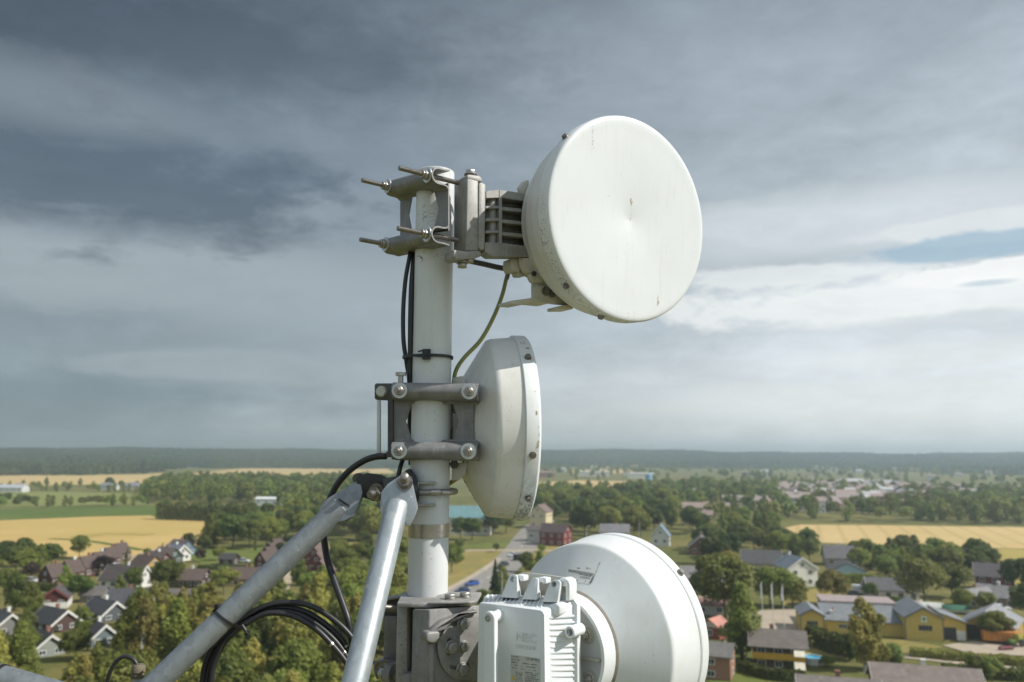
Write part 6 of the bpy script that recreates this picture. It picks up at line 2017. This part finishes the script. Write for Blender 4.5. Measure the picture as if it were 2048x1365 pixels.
hedge('dark clipped hedge below the timbered house and gazebo', [(1484, 1342), (1520, 1354), (1560, 1362), (1612, 1364)], 2.0, 1.5)
hedge('tall dark garden hedge between pool and depot', [(1622, 1290), (1660, 1304), (1712, 1318)], 2.6, 3.4)
hedge('long dark windbreak row at the end of the wheat field', [(318, 1039), (420, 1042), (540, 1046)], 6, 8.5, 'leaf_dark', .6, 7)
hedge('dark hedge in front of the dark red row', [(28, 1180), (70, 1182), (112, 1184)], 2.0, 2.0)
hedge('green hedge below the brown bungalow', [(282, 1196), (330, 1200), (400, 1202)], 1.8, 1.9, 'leaf_oak')
hedge('low hedge across the lawn by the black hut', [(395, 1140), (440, 1140), (500, 1138)], 1.2, 1.3, 'leaf_dark')
hedge('leafy hedge before the light blue house', [(1650, 1168), (1720, 1168), (1790, 1172)], 2.2, 2.6, 'leaf_oak')
hedge('low hedge in front of the white bungalow', [(1760, 1204), (1830, 1206)], 1.4, 1.2, 'leaf_oak')
hedge('scrubby hedge along the lower right lane', [(1820, 1312), (1900, 1320), (2050, 1332)], 2.6, 1.3, 'leaf_birch')
hedge('rough hedge below the lower right lane', [(1890, 1352), (1960, 1356), (2070, 1362)], 2.6, 1.7, 'leaf_oak')
print('TREES', NTREE[0])
# ================================================================== far woods, air, sky and sun
def wood_proto(name, kind_, seed, n, size, H, Wd):
    V_, F_, lob = crown(kind_, H, Wd, n, size, seed)
    me = arr_mesh(name, V_, F_, M['leaf_far'] if kind_ == 'cone' else (M['leaf_bush'] if seed % 2 else M['leaf_oak']))
    return me


far_col = bpy.data.collections.new('far_tree_shapes')
mid_col = bpy.data.collections.new('mid_tree_shapes')
for k, (kd, s, n, sz, H, Wd) in enumerate((('round', 61, 420, .95, 15, 12), ('round', 62, 420, .95, 14, 12), ('tall', 63, 420, .85, 16, 9), ('tall', 64, 420, .85, 16, 9))):
    mid_col.objects.link(bpy.data.objects.new('shape%d' % k, wood_proto('shape', kd, s, n, sz, H, Wd)))
for k, s in enumerate((71, 73, 75)):
    rg = np.random.default_rng(s); V_, F_ = [], []
    for j in range(9):
        kd = 'cone' if rg.random() < .72 else 'round'
        H = rg.uniform(12, 19) if kd == 'cone' else rg.uniform(11, 15)
        v, f, _ = crown(kd, H, 6 if kd == 'cone' else 8, 70, 1.5 if kd == 'cone' else 1.7, int(rg.integers(1e6)))
        o_ = np.array([rg.uniform(-13, 13), rg.uniform(-13, 13), 0]); k0 = sum(len(x) for x in V_)
        V_ += [x + o_ for x in v]; F_ += [x + k0 for x in f]
    far_col.objects.link(bpy.data.objects.new('patch%d' % k, arr_mesh('patch', V_, F_, M['leaf_far'])))


def stuff_wood(name, label, pts, coll, nshape, smin, smax, cat='wood'):
    rg = np.random.default_rng(len(pts))
    me = bpy.data.meshes.new(name)
    me.from_pydata([(x, y, terrain(x, y) - .3) for x, y in pts], [], [])
    at_ = me.attributes.new('spin', 'FLOAT', 'POINT'); at_.data.foreach_set('value', rg.uniform(0, 6.28, len(pts)).astype('f'))
    at_ = me.attributes.new('size', 'FLOAT', 'POINT'); at_.data.foreach_set('value', rg.uniform(smin, smax, len(pts)).astype('f'))
    at_ = me.attributes.new('pick', 'INT', 'POINT'); at_.data.foreach_set('value', rg.integers(0, nshape, len(pts)).astype('i'))
    ob = bpy.data.objects.new(name, me); COL.objects.link(ob)
    ng = bpy.data.node_groups.new(name, 'GeometryNodeTree')
    ng.interface.new_socket('Geometry', in_out='INPUT', socket_type='NodeSocketGeometry')
    ng.interface.new_socket('Geometry', in_out='OUTPUT', socket_type='NodeSocketGeometry')
    gi, go = ng.nodes.new('NodeGroupInput'), ng.nodes.new('NodeGroupOutput')
    ci = ng.nodes.new('GeometryNodeCollectionInfo'); ci.inputs[0].default_value = coll
    ci.inputs['Separate Children'].default_value = True; ci.inputs['Reset Children'].default_value = True
    ip = ng.nodes.new('GeometryNodeInstanceOnPoints'); ip.inputs['Pick Instance'].default_value = True

    def attr(nm, ty):
        a = ng.nodes.new('GeometryNodeInputNamedAttribute'); a.data_type = ty; a.inputs['Name'].default_value = nm
        return a.outputs['Attribute']
    cx = ng.nodes.new('ShaderNodeCombineXYZ'); ng.links.new(attr('spin', 'FLOAT'), cx.inputs[2])
    er = ng.nodes.new('FunctionNodeEulerToRotation'); ng.links.new(cx.outputs[0], er.inputs[0])
    ng.links.new(gi.outputs[0], ip.inputs['Points']); ng.links.new(ci.outputs[0], ip.inputs['Instance'])
    ng.links.new(attr('pick', 'INT'), ip.inputs['Instance Index']); ng.links.new(er.outputs[0], ip.inputs['Rotation'])
    ng.links.new(attr('size', 'FLOAT'), ip.inputs['Scale']); ng.links.new(ip.outputs[0], go.inputs[0])
    md = ob.modifiers.new('trees', 'NODES'); md.node_group = ng
    tag(ob, label, cat); ob['kind'] = 'stuff'
    return ob


# far forest on the rising ground, denser clumps with clearings
rg = random.Random(8)
pts = []
while len(pts) < 15500:
    a = rg.uniform(-.72, .72)
    r_ = math.sqrt(rg.uniform(1550 ** 2, 4100 ** 2))
    edge = wood_edge(a) + 40 * math.sin(a * 40) + 60 * math.sin(a * 17 + 2)
    if r_ < edge: continue
    pts.append((r_ * math.sin(a), r_ * math.cos(a)))
stuff_wood('far_forest', 'dark forest covering the low hills along the horizon', pts, far_col, 3, .75, 1.4, 'forest')
# woodland in the middle distance, left
pts = scatter([(285, 1006), (540, 1012), (700, 1012), (830, 1000), (830, 970), (700, 968), (560, 969), (430, 967), (340, 968), (290, 980)], 520, 8, 81)
pts += scatter([(560, 1050), (700, 1012), (830, 1000), (830, 1034), (690, 1034)], 110, 8, 87)
stuff_wood('woodland', 'mixed woodland left of the pole behind the windbreak', pts, mid_col, 4, .75, 1.12)
pts = scatter([(150, 986), (290, 985), (560, 976), (560, 968), (150, 976)], 80, 9, 82)
pts += scatter([(-120, 986), (150, 984), (150, 976), (-120, 977)], 34, 9, 88)
pts += scatter([(60, 1013), (300, 1009), (300, 1011.5), (60, 1015)], 26, 7, 83)
stuff_wood('field_hedge', 'ragged line of trees and bushes between the left fields', pts, mid_col, 4, .35, .62, 'hedgerow')
# woodland and garden trees in and around the town
P1 = [(1060, 1012), (1090, 990), (1280, 982), (1420, 976), (1560, 1000), (1560, 1045), (1480, 1050), (1400, 1040), (1290, 1000), (1086, 1012)]
pts = scatter(P1, 190, 8.5, 84)
pts += scatter([(1380, 985), (1560, 975), (1960, 990), (2240, 990), (2240, 1045), (2000, 1050), (1700, 1046), (1560, 1046), (1500, 1010)], 340, 8, 85)
pts += scatter([(1800, 1012), (2240, 1000), (2240, 1052), (1960, 1050), (1800, 1040)], 170, 8.5, 89)
pts += scatter([(1300, 970), (1500, 930), (2200, 926), (2200, 990), (1700, 985), (1400, 985)], 900, 13, 86)
pts += scatter([(1060, 962), (1300, 960), (1420, 940), (1500, 928), (1060, 934)], 240, 14, 90)
stuff_wood('town_woodland', 'hazy trees standing between and behind the houses of the town', pts, mid_col, 4, .62, .98)

# ---- air
t = NT('haze'); t.t.nodes.remove(t.b)
pv = t.n('ShaderNodeVolumePrincipled'); pv.inputs['Color'].default_value = (.74, .89, 1, 1); pv.inputs['Density'].default_value = HAZE; pv.inputs['Anisotropy'].default_value = .6
t.l(pv.outputs[0], t.out.inputs['Volume'])
mb = MB().bx(-7400, 7400, -7400, 7400, -1.5, 110)
hz = mb.build('haze', t.m); kind(hz, 'stuff'); tag(hz, 'pale haze in the air over the whole landscape', 'haze')
scene.cycles.volume_bounces = 3

# ---- sky
SUN_AZ, SUN_EL = 103, 41
w = bpy.data.worlds.new("World"); scene.world = w; w.use_nodes = True
T = NT.__new__(NT); T.t = w.node_tree; T.t.nodes.clear(); T.tc = None; T.m = None
wo = T.n('ShaderNodeOutputWorld'); bg = T.n('ShaderNodeBackground'); T.l(bg.outputs[0], wo.inputs[0])
bg.inputs[1].default_value = .1
sky = T.n('ShaderNodeTexSky'); sky.sky_type = 'NISHITA'; sky.sun_disc = False
sky.sun_elevation = rad(SUN_EL); sky.sun_rotation = rad(SUN_AZ); sky.altitude = 100; sky.dust_density = 2
g_ = T.n('ShaderNodeTexCoord'); D = g_.outputs['Generated']
sp = T.n('ShaderNodeSeparateXYZ'); T.l(D, sp.inputs[0])
X, Y_, Z_ = sp.outputs
# broad light: dark storm to the left, bright low sky to the right, bright behind
tx = T.ramp(X, -.50, .55); ts = T.n('ShaderNodeMapRange', interpolation_type='SMOOTHSTEP')
ts.inputs[1].default_value = -.55; ts.inputs[2].default_value = .62; T.l(X, ts.inputs[0]); tx = ts.outputs[0]


def col3(l, m_, h):
    a = T.mix(T.ramp(Z_, .0, .17), l, m_)
    return T.mix(T.ramp(Z_, .17, .52), a, h)


left = col3(lin(142, 157, 164), lin(134, 147, 155), lin(80, 94, 108))
right = col3(lin(238, 241, 241), lin(206, 215, 221), lin(146, 158, 168))
base = T.mix(tx, left, right)
# cloud texture in azimuth and height, drawn out sideways as distant cloud banks are
cx = T.n('ShaderNodeCombineXYZ')
T.l(T.math('ARCTAN2', X, Y_), cx.inputs[0]); T.l(T.math('MULTIPLY', Z_, 2.3), cx.inputs[1])


def cn(scale, detail, rough, off, stretch=(1, 1, 1), dist=0.):
    mp = T.n('ShaderNodeMapping'); mp.inputs['Location'].default_value = off; mp.inputs['Scale'].default_value = stretch
    mp.inputs['Rotation'].default_value = (0, 0, rad(8))
    T.l(cx.outputs[0], mp.inputs[0])
    return T.noise(scale, detail, rough, mp.outputs[0], dist)


n1_ = cn(2.4, 9, .52, SKY_OFF, (1, 1, 1), .15)
n2_ = cn(5.5, 10, .6, (7, 3, 0), (1, 1.1, 1), .2)
n4_ = cn(13, 10, .66, (3, 8, 0), (1, 1.2, 1), .3)
v1 = T.math('ADD', T.math('ADD', T.math('MULTIPLY', n1_, .55), T.math('MULTIPLY', n2_, .33)), T.math('MULTIPLY', n4_, .12))
fac = T.n('ShaderNodeMapRange', clamp=True)
for i, q in zip((1, 2, 3, 4), (.36, .64, .84, 1.14)): fac.inputs[i].default_value = q
T.l(v1, fac.inputs[0])
vm = T.n('ShaderNodeVectorMath', operation='SCALE'); T.l(base, vm.inputs[0]); T.l(fac.outputs[0], vm.inputs['Scale'])
cloud = vm.outputs[0]
edge = T.math('ADD', T.math('MULTIPLY', n2_, .62), T.math('MULTIPLY', n4_, .38))


def blob(u, v, wu, wv, soft, lo=.55, hi=1.1):     # elliptical region of sky with a billowed edge, centred on a direction
    d = ray(u, v).normalized(); a0_ = math.atan2(d.x, d.y)
    ax_ = T.math('ARCTAN2', X, Y_)
    dx = T.math('DIVIDE', T.math('SUBTRACT', ax_, a0_), wu)
    dy = T.math('DIVIDE', T.math('SUBTRACT', Z_, d.z), wv)
    r2 = T.math('SQRT', T.math('ADD', T.math('MULTIPLY', dx, dx), T.math('MULTIPLY', dy, dy)))
    r2 = T.math('ADD', r2, T.math('MULTIPLY', T.math('SUBTRACT', edge, .5), soft))
    return T.ramp(r2, lo, hi, 1, 0)


def over(b_, k, c): return T.mix(T.math('MULTIPLY', b_, k), cloud, lin(*c))


# storm bank, upper left, with a lit lower edge under a darker shelf
cloud = over(blob(150, 20, .45, .06, 2.4, .4, 1.4), .55, (56, 68, 82))
cloud = over(blob(760, 330, .30, .10, 2.6, .3, 1.4), .35, (108, 125, 139))
cloud = over(blob(330, 545, .34, .050, 3.6, .5, 1.15), .68, (162, 172, 177))
cloud = over(blob(60, 520, .16, .050, 3.6, .5, 1.15), .6, (160, 170, 175))
cloud = over(blob(190, 365, .27, .066, 3.4, .55, 1.16), .72, (78, 92, 105))
cloud = over(blob(400, 330, .16, .030, 3.0, .4, 1.2), .4, (90, 106, 121))
cloud = over(blob(120, 195, .18, .036, 3.6, .55, 1.1), .55, (128, 140, 149))
cloud = over(blob(110, 800, .28, .034, 3.0, .5, 1.3), .50, (106, 126, 139))
cloud = over(blob(450, 735, .17, .020, 3.8, .65, 1.08), .65, (162, 174, 180))
cloud = over(blob(1000, 640, .30, .05, 3., .4, 1.4), .35, (160, 173, 181))
cloud = over(blob(1500, 200, .26, .08, 3., .4, 1.4), .35, (154, 167, 177))
# sunlit banks on the right
cloud = over(blob(1700, 440, .25, .036, 3.6, .5, 1.2), .70, (214, 221, 225))
cloud = over(blob(1980, 455, .12, .016, 3.6, .75, 1.1), .75, (226, 231, 232))
cloud = over(blob(1900, 590, .30, .036, 3.2, .78, 1.06), .92, (236, 239, 238))
cloud = over(blob(1640, 548, .16, .013, 3.4, .7, 1.08), .8, (230, 234, 234))
cloud = over(blob(1980, 548, .13, .018, 3.0, .8, 1.02), .95, (243, 244, 242))
cloud = over(blob(1950, 640, .14, .012, 3.4, .5, 1.15), .6, (196, 206, 212))
cloud = over(blob(1850, 712, .2, .016, 3.6, .55, 1.15), .5, (228, 232, 232))
cloud = over(blob(1800, 805, .3, .024, 3.6, .5, 1.2), .55, (238, 240, 239))
tex = T.n('ShaderNodeMapRange', clamp=True)
for i, q in zip((1, 2, 3, 4), (.34, .66, .92, 1.08)): tex.inputs[i].default_value = q
T.l(T.math('ADD', T.math('MULTIPLY', n2_, .45), T.math('MULTIPLY', n4_, .55)), tex.inputs[0])
vt = T.n('ShaderNodeVectorMath', operation='SCALE'); T.l(cloud, vt.inputs[0]); T.l(tex.outputs[0], vt.inputs['Scale'])
cloud = vt.outputs[0]
# everything that is not in front of the camera: unseen sky, one even tone set as fill light
back = T.ramp(Y_, .55, .05)
cloud = T.mix(back, cloud, BACK_FILL)
vs10 = T.n('ShaderNodeVectorMath', operation='SCALE'); T.l(cloud, vs10.inputs[0]); vs10.inputs['Scale'].default_value = 10
gap = T.math('MAXIMUM', blob(1945, 496, .14, .0150, 3.0, .75, 1.05), T.math('MULTIPLY', blob(1975, 566, .035, .0045, 1.6, .5, 1.1), .7))
blue = T.n('ShaderNodeVectorMath', operation='SCALE'); T.l(sky.outputs[0], blue.inputs[0]); blue.inputs['Scale'].default_value = 1.0
bl2 = T.mix(.75, blue.outputs[0], tuple(10 * q for q in lin(160, 189, 205)))
out_ = T.mix(T.math('MULTIPLY', gap, .8), vs10.outputs[0], bl2)
out_ = T.mix(.06, out_, sky.outputs[0])
T.l(out_, bg.inputs[0])

sd = Vector((math.sin(rad(SUN_AZ)) * math.cos(rad(SUN_EL)), math.cos(rad(SUN_AZ)) * math.cos(rad(SUN_EL)), math.sin(rad(SUN_EL))))
sl = bpy.data.lights.new('sun', 'SUN'); sl.energy = SUN; sl.angle = rad(.5); sl.color = (1, .965, .905)
so = bpy.data.objects.new('sun', sl); COL.objects.link(so); so.rotation_euler = sd.to_track_quat('Z', 'Y').to_euler(); so.location = (0, 0, 80)
vsn = scene.view_settings
vsn.view_transform = 'Standard'; vsn.look = 'None'; vsn.exposure = EXPO; vsn.gamma = 1
scene.cycles.use_denoising = True
scene.cycles.max_bounces = 6; scene.cycles.transparent_max_bounces = 4
scene.cycles.caustics_reflective = False; scene.cycles.caustics_refractive = False
